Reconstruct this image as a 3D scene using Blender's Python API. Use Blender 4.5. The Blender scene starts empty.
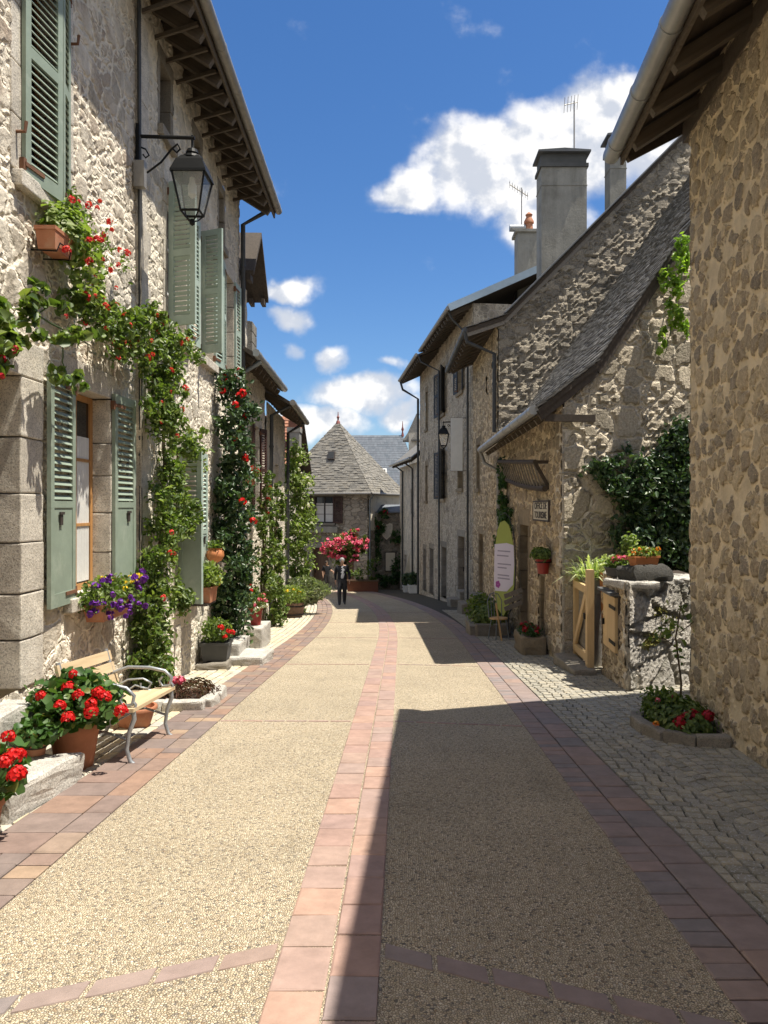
import bpy, bmesh, math, random
import numpy as np
from mathutils import Vector, Matrix, noise as mnoise
C = bpy.context.scene.collection
SC = bpy.context.scene
rng = random.Random(7)
# ------------------------------------------------------------------ camera, sky, sun, exposure
F = 770.0; CX = 402.0; CY = 507.0; EYE = 1.6; SLOPE = 0.073
cam = bpy.data.cameras.new('camera'); camo = bpy.data.objects.new('camera', cam); C.objects.link(camo)
camo.location = (0, 0, EYE); camo.rotation_euler = (math.pi/2, 0, 0)
cam.sensor_fit = 'VERTICAL'; cam.sensor_height = 36.0; cam.sensor_width = 27.0
cam.lens = F/1024*36.0
cam.shift_x = -(CX-384)/1024; cam.shift_y = -(512-CY)/1024
cam.clip_start = 0.05; cam.clip_end = 2000
SC.camera = camo
SUN = Vector((0.365, -0.045, 1.0)).normalized()
sl = bpy.data.lights.new('sun', 'SUN'); sl.energy = 4.6; sl.angle = math.radians(0.5); sl.color = (1.0, 0.935, 0.82)
so = bpy.data.objects.new('sun', sl); C.objects.link(so); so.location = (12, -3, 30)
so.rotation_euler = SUN.to_track_quat('Z', 'Y').to_euler()
SC.view_settings.view_transform = 'Standard'; SC.view_settings.look = 'None'
SC.view_settings.gamma = 1.0; SC.view_settings.use_curve_mapping = False
SC.view_settings.exposure = EXPOSURE = 0.80
W = bpy.data.worlds.new('World'); SC.world = W; W.use_nodes = True
SKY_STRENGTH = 0.072

class NT:
    """small node-tree writer"""
    def __init__(s, tree): s.t = tree; s.n = tree.nodes; s.l = tree.links
    def new(s, typ, **kw):
        nd = s.n.new(typ)
        for k, v in kw.items(): setattr(nd, k, v)
        return nd
    def put(s, sock, v):
        if isinstance(v, bpy.types.NodeSocket): s.l.new(v, sock)
        elif v is not None:
            if isinstance(v, (tuple, list)) and len(v) == 3 and sock.type == 'RGBA': v = tuple(v)+(1,)
            sock.default_value = v
    def math(s, op, a, b=None, c=None, clamp=False):
        m = s.new('ShaderNodeMath', operation=op, use_clamp=clamp)
        s.put(m.inputs[0], a); s.put(m.inputs[1], b)
        if c is not None: s.put(m.inputs[2], c)
        return m.outputs[0]
    def vmath(s, op, a, b=None):
        m = s.new('ShaderNodeVectorMath', operation=op); s.put(m.inputs[0], a)
        if b is not None: s.put(m.inputs[1], b)
        return m.outputs[0]
    def mix(s, f, a, b, mode='MIX'):
        m = s.new('ShaderNodeMix', data_type='RGBA', blend_type=mode)
        s.put(m.inputs[0], f); s.put(m.inputs[6], a); s.put(m.inputs[7], b); return m.outputs[2]
    def ramp(s, f, stops, interp='LINEAR'):
        r = s.new('ShaderNodeValToRGB'); r.color_ramp.interpolation = interp
        e = r.color_ramp.elements
        while len(e) < len(stops): e.new(0.5)
        for k, (p, c) in enumerate(stops):
            e[k].position = p; e[k].color = tuple(c)+(1,) if len(c) == 3 else c
        s.put(r.inputs[0], f); return r.outputs[0]
    def smooth(s, f, lo, hi, a=0.0, b=1.0):
        m = s.new('ShaderNodeMapRange', interpolation_type='SMOOTHSTEP')
        s.put(m.inputs[0], f); s.put(m.inputs[1], lo); s.put(m.inputs[2], hi); s.put(m.inputs[3], a); s.put(m.inputs[4], b)
        return m.outputs[0]
    def noise(s, vec, scale, detail=4, rough=0.55, dim='3D', out=0):
        m = s.new('ShaderNodeTexNoise', noise_dimensions=dim)
        s.put(m.inputs['Vector'], vec); s.put(m.inputs['Scale'], scale); s.put(m.inputs['Detail'], detail); s.put(m.inputs['Roughness'], rough)
        return m.outputs[out]
    def vor(s, vec, scale, feature='F1', dim='3D', rand=1.0):
        m = s.new('ShaderNodeTexVoronoi', feature=feature, voronoi_dimensions=dim)
        s.put(m.inputs['Vector'], vec); s.put(m.inputs['Scale'], scale); s.put(m.inputs['Randomness'], rand); return m
    def mapping(s, vec, scale=(1, 1, 1), loc=(0, 0, 0)):
        m = s.new('ShaderNodeMapping'); s.put(m.inputs['Vector'], vec); m.inputs['Scale'].default_value = scale; m.inputs['Location'].default_value = loc
        return m.outputs[0]

def build_world():
    t = NT(W.node_tree); t.n.clear()
    out = t.new('ShaderNodeOutputWorld')
    sky = t.new('ShaderNodeTexSky', sky_type='NISHITA'); sky.sun_disc = False
    sky.sun_elevation = math.asin(SUN.z); sky.sun_rotation = math.atan2(SUN.x, SUN.y)
    sky.altitude = 600; sky.air_density = 1.15; sky.dust_density = 0.7; sky.ozone_density = 3.2
    bg = t.new('ShaderNodeBackground'); bg.inputs[1].default_value = SKY_STRENGTH
    hs = t.new('ShaderNodeHueSaturation'); hs.inputs['Saturation'].default_value = 1.22; t.l.new(sky.outputs[0], hs.inputs['Color']); t.l.new(t.mix(1.0, hs.outputs[0], (.90, .975, 1.12), 'MULTIPLY'), bg.inputs[0])
    d = t.new('ShaderNodeTexCoord').outputs['Generated']
    sep = t.new('ShaderNodeSeparateXYZ'); t.l.new(d, sep.inputs[0])
    X = t.math('DIVIDE', sep.outputs[0], t.math('MAXIMUM', t.math('ABSOLUTE', sep.outputs[1]), 0.05))
    Z = t.math('DIVIDE', sep.outputs[2], t.math('MAXIMUM', t.math('ABSOLUTE', sep.outputs[1]), 0.05))
    comb = t.new('ShaderNodeCombineXYZ'); t.put(comb.inputs[0], X); t.put(comb.inputs[1], Z)
    P = comb.outputs[0]
    # cumulus banks: (tan azimuth, tan elevation, half width, half height, weight)
    blobs = [(590, 145, 135, 85, 1.1), (490, 165, 105, 62, 1.1), (655, 95, 60, 50, 1.0), (418, 186, 60, 34, 1.05), (560, 215, 90, 40, .8), (535, 120, 50, 40, .8),
             (288, 287, 34, 19, .8), (284, 320, 28, 21, .78), (330, 362, 28, 23, .85), (355, 310, 24, 8, .38), (352, 398, 80, 30, 1.0), (285, 362, 22, 18, .6),
             (392, 362, 30, 10, .45), (320, 425, 70, 20, .85), (395, 415, 40, 20, .85), (405, 210, 40, 10, .5)]
    acc = None
    wob = t.vmath('SUBTRACT', t.noise(P, 7.0, 5, .55, out=1), (0.5, 0.5, 0.5))
    wsc = t.new('ShaderNodeVectorMath', operation='SCALE'); t.l.new(wob, wsc.inputs[0]); wsc.inputs['Scale'].default_value = 0.11
    Pw = t.vmath('ADD', P, wsc.outputs[0])
    for (px, py, rx, ry, w) in blobs:
        m = t.mapping(Pw, (F/rx, F/ry, 0), (-(px-CX)/rx, -(CY-py)/ry, 0))
        ln = t.new('ShaderNodeVectorMath', operation='LENGTH'); t.l.new(m, ln.inputs[0])
        v = t.math('MULTIPLY', t.smooth(ln.outputs['Value'], 1.25, 0.1), w)
        acc = v if acc is None else t.math('MAXIMUM', acc, v)
    n1 = t.noise(P, 9.0, 6, .53)
    n2 = t.noise(t.vmath('ADD', P, (0.012, 0.02, 0)), 9.0, 6, .53)
    # unseen broken cloud added to brighten the shade: overhead and behind the viewer
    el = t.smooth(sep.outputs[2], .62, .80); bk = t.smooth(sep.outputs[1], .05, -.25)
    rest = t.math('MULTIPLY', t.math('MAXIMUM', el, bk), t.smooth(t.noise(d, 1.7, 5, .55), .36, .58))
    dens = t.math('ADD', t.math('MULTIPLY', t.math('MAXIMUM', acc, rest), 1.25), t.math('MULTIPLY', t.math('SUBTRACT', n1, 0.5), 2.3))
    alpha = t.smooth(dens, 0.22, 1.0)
    lit = t.smooth(t.math('ADD', t.math('MULTIPLY', t.math('SUBTRACT', n1, n2), 5.0), t.math('MULTIPLY', dens, 0.45)), 0.05, 0.75)
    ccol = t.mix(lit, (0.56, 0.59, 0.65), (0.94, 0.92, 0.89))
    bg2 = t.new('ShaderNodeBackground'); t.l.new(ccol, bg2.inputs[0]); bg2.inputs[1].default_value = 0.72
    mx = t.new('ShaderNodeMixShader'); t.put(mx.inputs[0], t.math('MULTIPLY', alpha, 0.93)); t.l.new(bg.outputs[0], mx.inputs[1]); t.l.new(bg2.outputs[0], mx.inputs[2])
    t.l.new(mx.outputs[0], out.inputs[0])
build_world()
SC.cycles.max_bounces = 7; SC.cycles.diffuse_bounces = 6; SC.cycles.transparent_max_bounces = 8

# ------------------------------------------------------------------ geometry helpers
def gz(x, y):                     # the lane falls away from the viewer
    yy = min(max(y, -14.0), 62.0)
    return -SLOPE*yy
def YW(px, X): return X*F/(px-CX)             # where a wall standing at x = X is met at that bearing
def ZP(py, Y): return EYE+(CY-py)*Y/F
def XP(px, Y): return (px-CX)*Y/F
def curve(y): return -0.0042*max(0.0, y-15.0)**2

class MB:
    def __init__(s): s.v = []; s.f = []; s.uv = []; s.mi = []
    def add(s, vs, fs, uvs=None, mi=0):
        b = len(s.v); s.v += [tuple(v) for v in vs]
        for k, f in enumerate(fs):
            s.f.append([i+b for i in f]); s.mi.append(mi)
            s.uv.append(uvs[k] if uvs else None)
    def quad(s, a, b, c, d, uv=None): s.add([a, b, c, d], [(0, 1, 2, 3)], [uv] if uv else None)
    def frame_box(s, o, ax, ay, az, mi=0):
        """box centred at o with half-axis vectors"""
        o, ax, ay, az = Vector(o), Vector(ax), Vector(ay), Vector(az)
        vs = [o+sx*ax+sy*ay+sz*az for sz in (-1, 1) for sy in (-1, 1) for sx in (-1, 1)]
        fs = [(0, 2, 3, 1), (4, 5, 7, 6), (0, 1, 5, 4), (2, 6, 7, 3), (0, 4, 6, 2), (1, 3, 7, 5)]
        if ax.cross(ay).dot(az) < 0: fs = [f[::-1] for f in fs]
        s.add(vs, fs, None, mi)
    def box(s, c, size, rz=0.0, mi=0):
        m = Matrix.Rotation(rz, 3, 'Z')
        s.frame_box(c, m @ Vector((size[0]/2, 0, 0)), m @ Vector((0, size[1]/2, 0)), Vector((0, 0, size[2]/2)), mi)
    def bar(s, a, b, w, h, up=(0, 0, 1), mi=0):
        a, b = Vector(a), Vector(b); d = b-a; L = d.length
        if L < 1e-6: return
        d /= L; up = Vector(up); sd = d.cross(up)
        if sd.length < 1e-4: sd = d.cross(Vector((1, 0, 0)))
        sd.normalize(); u2 = sd.cross(d)
        s.frame_box((a+b)/2, d*L/2, sd*w/2, u2*h/2, mi)
    def tube(s, pts, r, n=8, mi=0, cap=True):
        pts = [Vector(p) for p in pts]; k = len(pts)
        rs = r if isinstance(r, (list, tuple)) else [r]*k
        vs = []; prev = None
        for i in range(k):
            d = (pts[min(i+1, k-1)]-pts[max(i-1, 0)]).normalized()
            if prev is None:
                a = d.cross(Vector((0, 0, 1)))
                if a.length < 0.1: a = d.cross(Vector((1, 0, 0)))
                a.normalize()
            else:
                a = prev-d*prev.dot(d)
                if a.length < 1e-5: a = d.orthogonal()
                a.normalize()
            prev = a; b = d.cross(a)
            for j in range(n):
                t = 2*math.pi*j/n; vs.append(pts[i]+rs[i]*(math.cos(t)*a+math.sin(t)*b))
        fs = []
        for i in range(k-1):
            for j in range(n):
                fs.append((i*n+j, i*n+(j+1) % n, (i+1)*n+(j+1) % n, (i+1)*n+j))
        if cap: fs += [tuple(range(n))[::-1], tuple(range((k-1)*n, k*n))]
        s.add(vs, fs, None, mi)
    def lathe(s, prof, c=(0, 0, 0), n=20, mi=0, sx=1.0, sy=1.0):
        vs = []; fs = []; m = len(prof)
        for (r, z) in prof:
            for j in range(n):
                t = 2*math.pi*j/n; vs.append((c[0]+sx*r*math.cos(t), c[1]+sy*r*math.sin(t), c[2]+z))
        for i in range(m-1):
            for j in range(n): fs.append((i*n+j, i*n+(j+1) % n, (i+1)*n+(j+1) % n, (i+1)*n+j))
        if prof[0][0] > 1e-4: fs.append(tuple(range(n))[::-1])
        if prof[-1][0] > 1e-4: fs.append(tuple(range((m-1)*n, m*n)))
        s.add(vs, fs, None, mi)
    def prism(s, poly, ax, ay, az, o=(0, 0, 0), t=0.1, mi=0):
        """polygon in the (ax, ay) plane through o, thickness t along az (both ways)"""
        o, ax, ay, az = Vector(o), Vector(ax), Vector(ay), Vector(az); n = len(poly)
        vs = [o+ax*p[0]+ay*p[1]-az*t/2 for p in poly]+[o+ax*p[0]+ay*p[1]+az*t/2 for p in poly]
        fs = [tuple(range(n))[::-1], tuple(range(n, 2*n))]+[(i, (i+1) % n, n+(i+1) % n, n+i) for i in range(n)]
        s.add(vs, fs, None, mi)
    def rock(s, c, size, rz=0.0, bev=0.02, jit=0.012, sub=2, mi=0, tilt=0.0, seed=None):
        bm = bmesh.new(); bmesh.ops.create_cube(bm, size=1.0)
        for v in bm.verts: v.co = Vector((v.co.x*size[0], v.co.y*size[1], v.co.z*size[2]))
        bmesh.ops.bevel(bm, geom=bm.edges[:], offset=bev, segments=2, affect='EDGES', profile=0.6)
        if sub:
            ed = [e for e in bm.edges if e.calc_length() > 0.09]
            bmesh.ops.subdivide_edges(bm, edges=ed, cuts=sub, use_grid_fill=True)
        m = Matrix.Rotation(rz, 3, 'Z') @ Matrix.Rotation(tilt, 3, 'X')
        off = Vector((rng.random()*50, rng.random()*50, 0)) if seed is None else Vector((seed, seed*1.7, 0))
        for v in bm.verts:
            q = mnoise.noise_vector(v.co*5.0+off)*jit+mnoise.noise_vector(v.co*17.0+off)*jit*0.5
            v.co = m @ (v.co+q)+Vector(c)
        bm.verts.index_update()
        s.add([v.co[:] for v in bm.verts], [[v.index for v in f.verts] for f in bm.faces], None, mi)
        bm.free()
    def mesh(s, name, mats, smooth=False):
        me = bpy.data.meshes.new(name); me.from_pydata(s.v, [], s.f)
        for m in (mats if isinstance(mats, (list, tuple)) else [mats]): me.materials.append(m)
        if any(s.mi): me.polygons.foreach_set('material_index', s.mi)
        if any(u is not None for u in s.uv):
            ul = me.uv_layers.new(name='UVMap'); flat = []
            for f, u in zip(s.f, s.uv):
                if u is None: flat += [0.0, 0.0]*len(f)
                else:
                    for q in u: flat += [q[0], q[1]]
            ul.data.foreach_set('uv', flat)
        if smooth:
            me.polygons.foreach_set('use_smooth', [True]*len(me.polygons))
            me.set_sharp_from_angle(angle=math.radians(40 if smooth is True else smooth))
        me.update(); return me
    def build(s, name, mats, parent=None, world=False, smooth=False):
        return link(name, s.mesh(name, mats, smooth), parent, world)

def link(name, data, parent=None, world=False):
    o = bpy.data.objects.new(name, data); C.objects.link(o)
    if parent is not None:
        o.parent = parent
        if world: o.matrix_parent_inverse = wm(parent).inverted()
    return o
def wm(o):
    m = o.matrix_basis.copy()
    if o.parent is not None: m = wm(o.parent) @ o.matrix_parent_inverse @ m
    return m
def tag(o, label, cat, group=None, kind=None):
    o['label'] = label; o['category'] = cat
    if group: o['group'] = group
    if kind: o['kind'] = kind
    return o
def thing(name, label, cat, loc=(0, 0, 0), rz=0.0, group=None, rx=0.0):
    o = bpy.data.objects.new(name, None); C.objects.link(o); o.empty_display_size = 0.2
    o.location = loc; o.rotation_euler = (rx, 0, rz); return tag(o, label, cat, group)
def structure(o): o['kind'] = 'structure'; return o
def copy_tree(o, parent=None):
    c = o.copy(); C.objects.link(c)
    if parent is not None: c.parent = parent
    for ch in list(o.children): copy_tree(ch, c)
    return c

# ------------------------------------------------------------------ materials
MATS = {}
def mat(name):
    m = bpy.data.materials.new(name); m.use_nodes = True; t = NT(m.node_tree); t.n.clear()
    out = t.new('ShaderNodeOutputMaterial'); b = t.new('ShaderNodeBsdfPrincipled'); t.l.new(b.outputs[0], out.inputs[0])
    MATS[name] = m; return m, t, b, out
def bump(t, b, h, strength=0.5, dist=0.01):
    n = t.new('ShaderNodeBump'); n.inputs['Strength'].default_value = strength; n.inputs['Distance'].default_value = dist
    t.put(n.inputs['Height'], h); t.l.new(n.outputs[0], b.inputs['Normal'])
def plain(name, col, rough=0.6, var=0.25, scale=9.0, metal=0.0, bmp=0.15, spec=0.4, grime=None):
    m, t, b, o = mat(name)
    co = t.new('ShaderNodeTexCoord').outputs['Object']
    n = t.noise(co, scale, 6, .6); n2 = t.noise(co, scale*0.23, 3, .5)
    f = t.math('ADD', t.math('MULTIPLY', n, .6), t.math('MULTIPLY', n2, .4))
    c = t.ramp(f, [(0.3, tuple(x*(1-var) for x in col)), (0.7, tuple(min(1, x*(1+var)) for x in col))])
    if grime: c = t.mix(t.smooth(t.noise(co, 2.6, 8, .68), .52, .72), c, grime)
    t.put(b.inputs['Base Color'], c); b.inputs['Roughness'].default_value = rough; b.inputs['Metallic'].default_value = metal
    b.inputs['Specular IOR Level'].default_value = spec
    if bmp: bump(t, b, t.noise(co, scale*4, 5, .6), bmp, 0.01)
    return m
def islands(name, stops, rough=0.7, var=0.2, scale=14.0, bmp=0.3, interp='LINEAR', spec=0.3, speck=0.0):
    """each loose island (a tile, a sett, a slate) takes its own colour"""
    m, t, b, o = mat(name)
    g = t.new('ShaderNodeNewGeometry'); co = t.new('ShaderNodeTexCoord').outputs['Object']
    c = t.ramp(g.outputs['Random Per Island'], stops, interp)
    n = t.noise(co, scale, 6, .65)
    c = t.mix(1.0, c, t.ramp(n, [(.25, (1-var,)*3), (.75, (1+var,)*3)]), 'MULTIPLY')
    if speck: c = t.mix(t.smooth(t.noise(co, 90, 2, .5), .58, .66), c, tuple([speck]*3))
    t.put(b.inputs['Base Color'], c); b.inputs['Roughness'].default_value = rough; b.inputs['Specular IOR Level'].default_value = spec
    if bmp: bump(t, b, t.noise(co, scale*3, 6, .65), bmp, 0.012)
    return m
def rubble(name, stones, mortar, sx=3.2, sy=4.4, w=(0.02, 0.11), disp=0.03, seed=0.0, small=0.4, warp=0.22, mortar_rough=0.25, fine=0.012, stain=None, lime=0.0, rnd_=.9, rounding=0.0, hide=0.0):
    """rough stone masonry laid out on the wall's own metre coordinates, with true relief"""
    m, t, b, o = mat(name); m.displacement_method = 'BOTH'
    uv = t.new('ShaderNodeUVMap').outputs[0]
    p = t.vmath('ADD', uv, (seed*7.3, seed*3.1, 0))
    d1 = t.vmath('SUBTRACT', t.noise(p, 1.7, 2, .5, '2D', 1), (.5, .5, .5)); d2 = t.vmath('SUBTRACT', t.noise(p, 7.5, 3, .6, '2D', 1), (.5, .5, .5))
    q = t.vmath('ADD', p, t.vmath('MULTIPLY', d1, (warp, warp, 0))); q = t.vmath('ADD', q, t.vmath('MULTIPLY', d2, (.11, .11, 0)))
    q = t.vmath('MULTIPLY', q, (sx, sy, 0))
    big = t.vor(q, 1.0, 'F1', '2D', rnd_); bige = t.vor(q, 1.0, 'DISTANCE_TO_EDGE', '2D', rnd_)
    sm = t.vor(q, 2.1, 'F1', '2D', .9); sme = t.vor(q, 2.1, 'DISTANCE_TO_EDGE', '2D', .9)
    sc = t.new('ShaderNodeSeparateColor'); t.l.new(big.outputs['Color'], sc.inputs[0])
    sc2 = t.new('ShaderNodeSeparateColor'); t.l.new(sm.outputs['Color'], sc2.inputs[0])
    pick = t.math('LESS_THAN', sc.outputs[2], small)
    esm = t.math('MINIMUM', t.math('MULTIPLY', sme.outputs[0], .62), bige.outputs[0])
    e = t.math('ADD', t.math('MULTIPLY', esm, pick), t.math('MULTIPLY', bige.outputs[0], t.math('SUBTRACT', 1.0, pick)))
    if rounding: e = t.math('SUBTRACT', e, t.math('MULTIPLY', t.math('MAXIMUM', t.math('SUBTRACT', big.outputs['Distance'], .30), 0.0), rounding))
    nw = t.noise(p, 6.0, 5, .6, '2D')
    ww = t.math('MULTIPLY', t.math('SUBTRACT', nw, .5), .10)
    mask = t.smooth(t.math('ADD', e, ww), w[0], w[1])
    if hide: mask = t.math('MULTIPLY', mask, t.smooth(sc.outputs[1], hide*.5, hide*1.5, .12, 1.0))
    rnd = t.math('ADD', t.math('MULTIPLY', sc2.outputs[0], pick), t.math('MULTIPLY', sc.outputs[0], t.math('SUBTRACT', 1.0, pick)))
    rnd2 = t.math('ADD', t.math('MULTIPLY', sc2.outputs[1], pick), t.math('MULTIPLY', sc.outputs[1], t.math('SUBTRACT', 1.0, pick)))
    k = len(stones)
    col = t.ramp(rnd, [(i/(k-1) if k > 1 else 0, c) for i, c in enumerate(stones)])
    gn = t.noise(p, 22, 7, .7, '2D'); gm = t.noise(p, 60, 3, .6, '2D')
    col = t.mix(1.0, col, t.ramp(gn, [(.25, (.62,)*3), (.75, (1.35,)*3)]), 'MULTIPLY')
    col = t.mix(t.smooth(gm, .6, .72, 0, .5), col, tuple(min(1, x*1.8) for x in stones[-1]))
    mc = t.mix(1.0, mortar, t.ramp(t.noise(p, 3.0, 6, .62, '2D'), [(.25, (.74,)*3), (.75, (1.2,)*3)]), 'MULTIPLY')
    if lime: mask_c = t.math('MULTIPLY', mask, t.smooth(t.noise(t.vmath('ADD', p, (9, 4, 0)), 1.3, 6, .65, '2D'), .32, .32+lime))
    else: mask_c = mask
    c = t.mix(mask_c, mc, col)
    if stain: c = t.mix(t.smooth(t.noise(p, .9, 7, .66, '2D'), .52, .75, 0, .7), c, stain)
    t.put(b.inputs['Base Color'], c); b.inputs['Roughness'].default_value = .92; b.inputs['Specular IOR Level'].default_value = .12
    h = t.math('MULTIPLY', mask, t.math('ADD', .55, t.math('MULTIPLY', rnd2, .6)))
    h = t.math('ADD', t.math('MULTIPLY', h, disp), t.math('MULTIPLY', t.math('SUBTRACT', gn, .5), fine*2.2))
    h = t.math('ADD', h, t.math('MULTIPLY', t.noise(p, 5.0, 4, .6, '2D'), mortar_rough*disp))
    dn = t.new('ShaderNodeDisplacement'); t.put(dn.inputs['Height'], h); dn.inputs['Midlevel'].default_value = 0.0; dn.inputs['Scale'].default_value = 1.0
    t.l.new(dn.outputs[0], o.inputs['Displacement'])
    return m
def granite(name, c0, c1, spk=0.5, bmp=0.5, dirt=(.2, .18, .15)):
    m, t, b, o = mat(name)
    g = t.new('ShaderNodeNewGeometry'); co = t.new('ShaderNodeTexCoord').outputs['Object']
    c = t.ramp(g.outputs['Random Per Island'], [(0, c0), (1, c1)])
    n = t.noise(co, 6, 7, .65)
    c = t.mix(1.0, c, t.ramp(n, [(.25, (.72,)*3), (.75, (1.22,)*3)]), 'MULTIPLY')
    sp = t.vor(co, 120.0); sps = t.new('ShaderNodeSeparateColor'); t.l.new(sp.outputs['Color'], sps.inputs[0])
    c = t.mix(t.math('MULTIPLY', t.smooth(sps.outputs[0], .55, .95), spk), c, (.13, .115, .10))
    c = t.mix(t.smooth(t.noise(co, 1.8, 8, .7), .55, .75, 0, .6), c, dirt)
    t.put(b.inputs['Base Color'], c); b.inputs['Roughness'].default_value = .9; b.inputs['Specular IOR Level'].default_value = .15
    bump(t, b, t.math('ADD', t.noise(co, 34, 7, .7), t.math('MULTIPLY', sps.outputs[1], .25)), bmp, .02)
    return m
def foliage(name, stops, trans=0.3, rough=0.45, spec=0.45):
    m, t, b, o = mat(name)
    g = t.new('ShaderNodeNewGeometry')
    c = t.ramp(g.outputs['Random Per Island'], stops)
    t.put(b.inputs['Base Color'], c); b.inputs['Roughness'].default_value = rough; b.inputs['Specular IOR Level'].default_value = spec
    tr = t.new('ShaderNodeBsdfTranslucent'); t.put(tr.inputs[0], t.mix(1.0, c, (1.5, 1.7, .6), 'MULTIPLY'))
    mx = t.new('ShaderNodeMixShader'); mx.inputs[0].default_value = trans
    t.l.new(b.outputs[0], mx.inputs[1]); t.l.new(tr.outputs[0], mx.inputs[2]); t.l.new(mx.outputs[0], o.inputs[0])
    return m

def wood(name, c0, c1, axis=1, rough=.6):
    m, t, b, o = mat(name); co = t.new('ShaderNodeTexCoord').outputs['Object']; g = t.new('ShaderNodeNewGeometry')
    s = [26, 26, 26]; s[axis] = 1.6
    n = t.noise(t.mapping(co, tuple(s)), 1.0, 6, .6)
    c = t.mix(1.0, t.ramp(n, [(.3, c0), (.7, c1)]), t.ramp(g.outputs['Random Per Island'], [(0, (.82,)*3), (1, (1.15,)*3)]), 'MULTIPLY')
    t.put(b.inputs['Base Color'], c); b.inputs['Roughness'].default_value = rough; bump(t, b, n, .25, .006); return m
# ---- the materials of the place
rubble('stone_cream', [(.33, .285, .225), (.45, .39, .305), (.38, .305, .235), (.52, .455, .36), (.24, .21, .175)], (.74, .67, .55), 3.2, 4.6, (.02, .11), .018, 1.0, .5, lime=.28, fine=.009, stain=(.50, .455, .385))
rubble('stone_pale', [(.42, .39, .33), (.50, .455, .375), (.36, .325, .265)], (.70, .635, .52), 3.2, 4.4, (.02, .12), .017, 2.0, .5, lime=.35)
rubble('stone_ochre', [(.32, .26, .18), (.50, .41, .275), (.24, .205, .16), (.56, .46, .31), (.39, .315, .215), (.28, .245, .195), (.50, .405, .27)], (.74, .625, .435), 5.0, 5.8, (-.05, .05), .022, 3.0, .34, .15, .3, .008, stain=(.52, .43, .295), rnd_=.88, rounding=.5, hide=.10)
rubble('stone_tan', [(.34, .27, .185), (.43, .35, .245), (.27, .22, .16), (.47, .385, .27)], (.66, .55, .385), 3.2, 4.6, (.03, .10), .03, 4.0, .3, rnd_=.8, rounding=.4, stain=(.13, .115, .09))
rubble('stone_grey_tan', [(.36, .31, .24), (.44, .38, .30), (.29, .25, .20), (.48, .42, .33)], (.58, .51, .40), 3.0, 4.4, (.04, .11), .022, 5.0, .3, stain=(.13, .115, .09))
rubble('stone_gable', [(.33, .285, .22), (.46, .40, .305), (.25, .22, .17), (.54, .47, .36)], (.60, .53, .415), 1.9, 2.7, (.02, .09), .045, 6.0, .3, fine=.022)
rubble('stone_dry', [(.27, .24, .19), (.35, .305, .24), (.20, .18, .15), (.41, .36, .28)], (.36, .32, .255), 2.5, 5.0, (.01, .08), .06, 7.0, .45, fine=.02, stain=(.10, .095, .085))
rubble('stone_tower', [(.29, .255, .21), (.46, .41, .335), (.21, .185, .155), (.38, .33, .27)], (.20, .175, .14), 1.9, 3.9, (-.01, .10), .03, 8.0, .3)
rubble('stone_garden', [(.46, .43, .38), (.38, .36, .32), (.54, .50, .44)], (.34, .32, .275), 1.55, 2.6, (.01, .10), .05, 9.0, .35, fine=.035, stain=(.16, .15, .12))
granite('granite_pale', (.54, .49, .41), (.68, .625, .53))
granite('granite_step', (.50, .475, .425), (.60, .575, .52), .55, .6, (.38, .36, .31))
granite('granite_dark', (.24, .215, .175), (.34, .305, .25))
granite('granite_ochre', (.22, .175, .115), (.34, .275, .185), .3)
granite('boulder', (.07, .068, .062), (.11, .105, .095), .3, .9, (.07, .07, .06))
def streaked():
    m, t, b, o = mat('concrete'); co = t.new('ShaderNodeTexCoord').outputs['Object']
    a = t.noise(co, 2.2, 8, .66); s = t.noise(t.mapping(co, (3.5, 3.5, .35)), 1.0, 7, .7)
    c = t.ramp(t.math('ADD', t.math('MULTIPLY', a, .5), t.math('MULTIPLY', s, .5)), [(.32, (.16, .15, .125)), (.5, (.27, .26, .225)), (.68, (.36, .34, .295))])
    c = t.mix(t.smooth(t.noise(co, 12, 6, .7), .58, .72, 0, .4), c, (.13, .125, .11))
    t.put(b.inputs['Base Color'], c); b.inputs['Roughness'].default_value = .92; bump(t, b, t.noise(co, 16, 8, .7), .5, .03)
streaked()
plain('concrete_dark', (.09, .09, .085), .85, .25, 4.0)
plain('limewash', (.60, .55, .45), .9, .15, 3.0, grime=(.45, .40, .32))
plain('zinc', (.36, .37, .37), .42, .16, 7.0, .55, .06, .5)
plain('zinc_old', (.30, .285, .26), .5, .25, 9.0, .45, .08, .5)
plain('zinc_blue', (.33, .42, .50), .4, .12, 5.0, .4, .04, .5)
plain('iron_black', (.008, .0085, .009), .5, .2, 20, 0, .1, .2)
plain('cast_iron', (.33, .35, .37), .42, .2, 30, .5, .12, .5)
plain('pipe_dark', (.055, .058, .06), .5, .25, 8, .2, .05)
plain('pipe_grey', (.20, .23, .25), .5, .2, 8, .2, .05)
plain('shutter_green', (.25, .305, .24), .6, .16, 5.0, bmp=.15, grime=(.35, .40, .325))
plain('shutter_pale', (.36, .445, .385), .6, .16, 5.0, bmp=.15, grime=(.47, .53, .47))
plain('shutter_dark', (.028, .03, .032), .6, .2, 6.0)
plain('shutter_brown', (.05, .022, .016), .6, .25, 6.0)
plain('paint_white', (.72, .72, .69), .55, .08, 5.0)
plain('paint_dark', (.05, .04, .035), .6, .2, 5.0)
plain('rust', (.16, .075, .04), .8, .3, 20)
plain('terracotta', (.40, .165, .085), .75, .2, 8.0, grime=(.46, .27, .17))
plain('terracotta_orange', (.52, .20, .075), .65, .12, 8.0)
plain('pot_red', (.25, .025, .02), .4, .1, 8.0)
plain('pot_dark', (.035, .036, .038), .55, .15, 8.0)
plain('pot_grey', (.06, .062, .062), .6, .2, 8.0)
plain('soil', (.045, .032, .022), .95, .3, 40)
plain('stem', (.10, .075, .045), .8, .3, 14)
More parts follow.
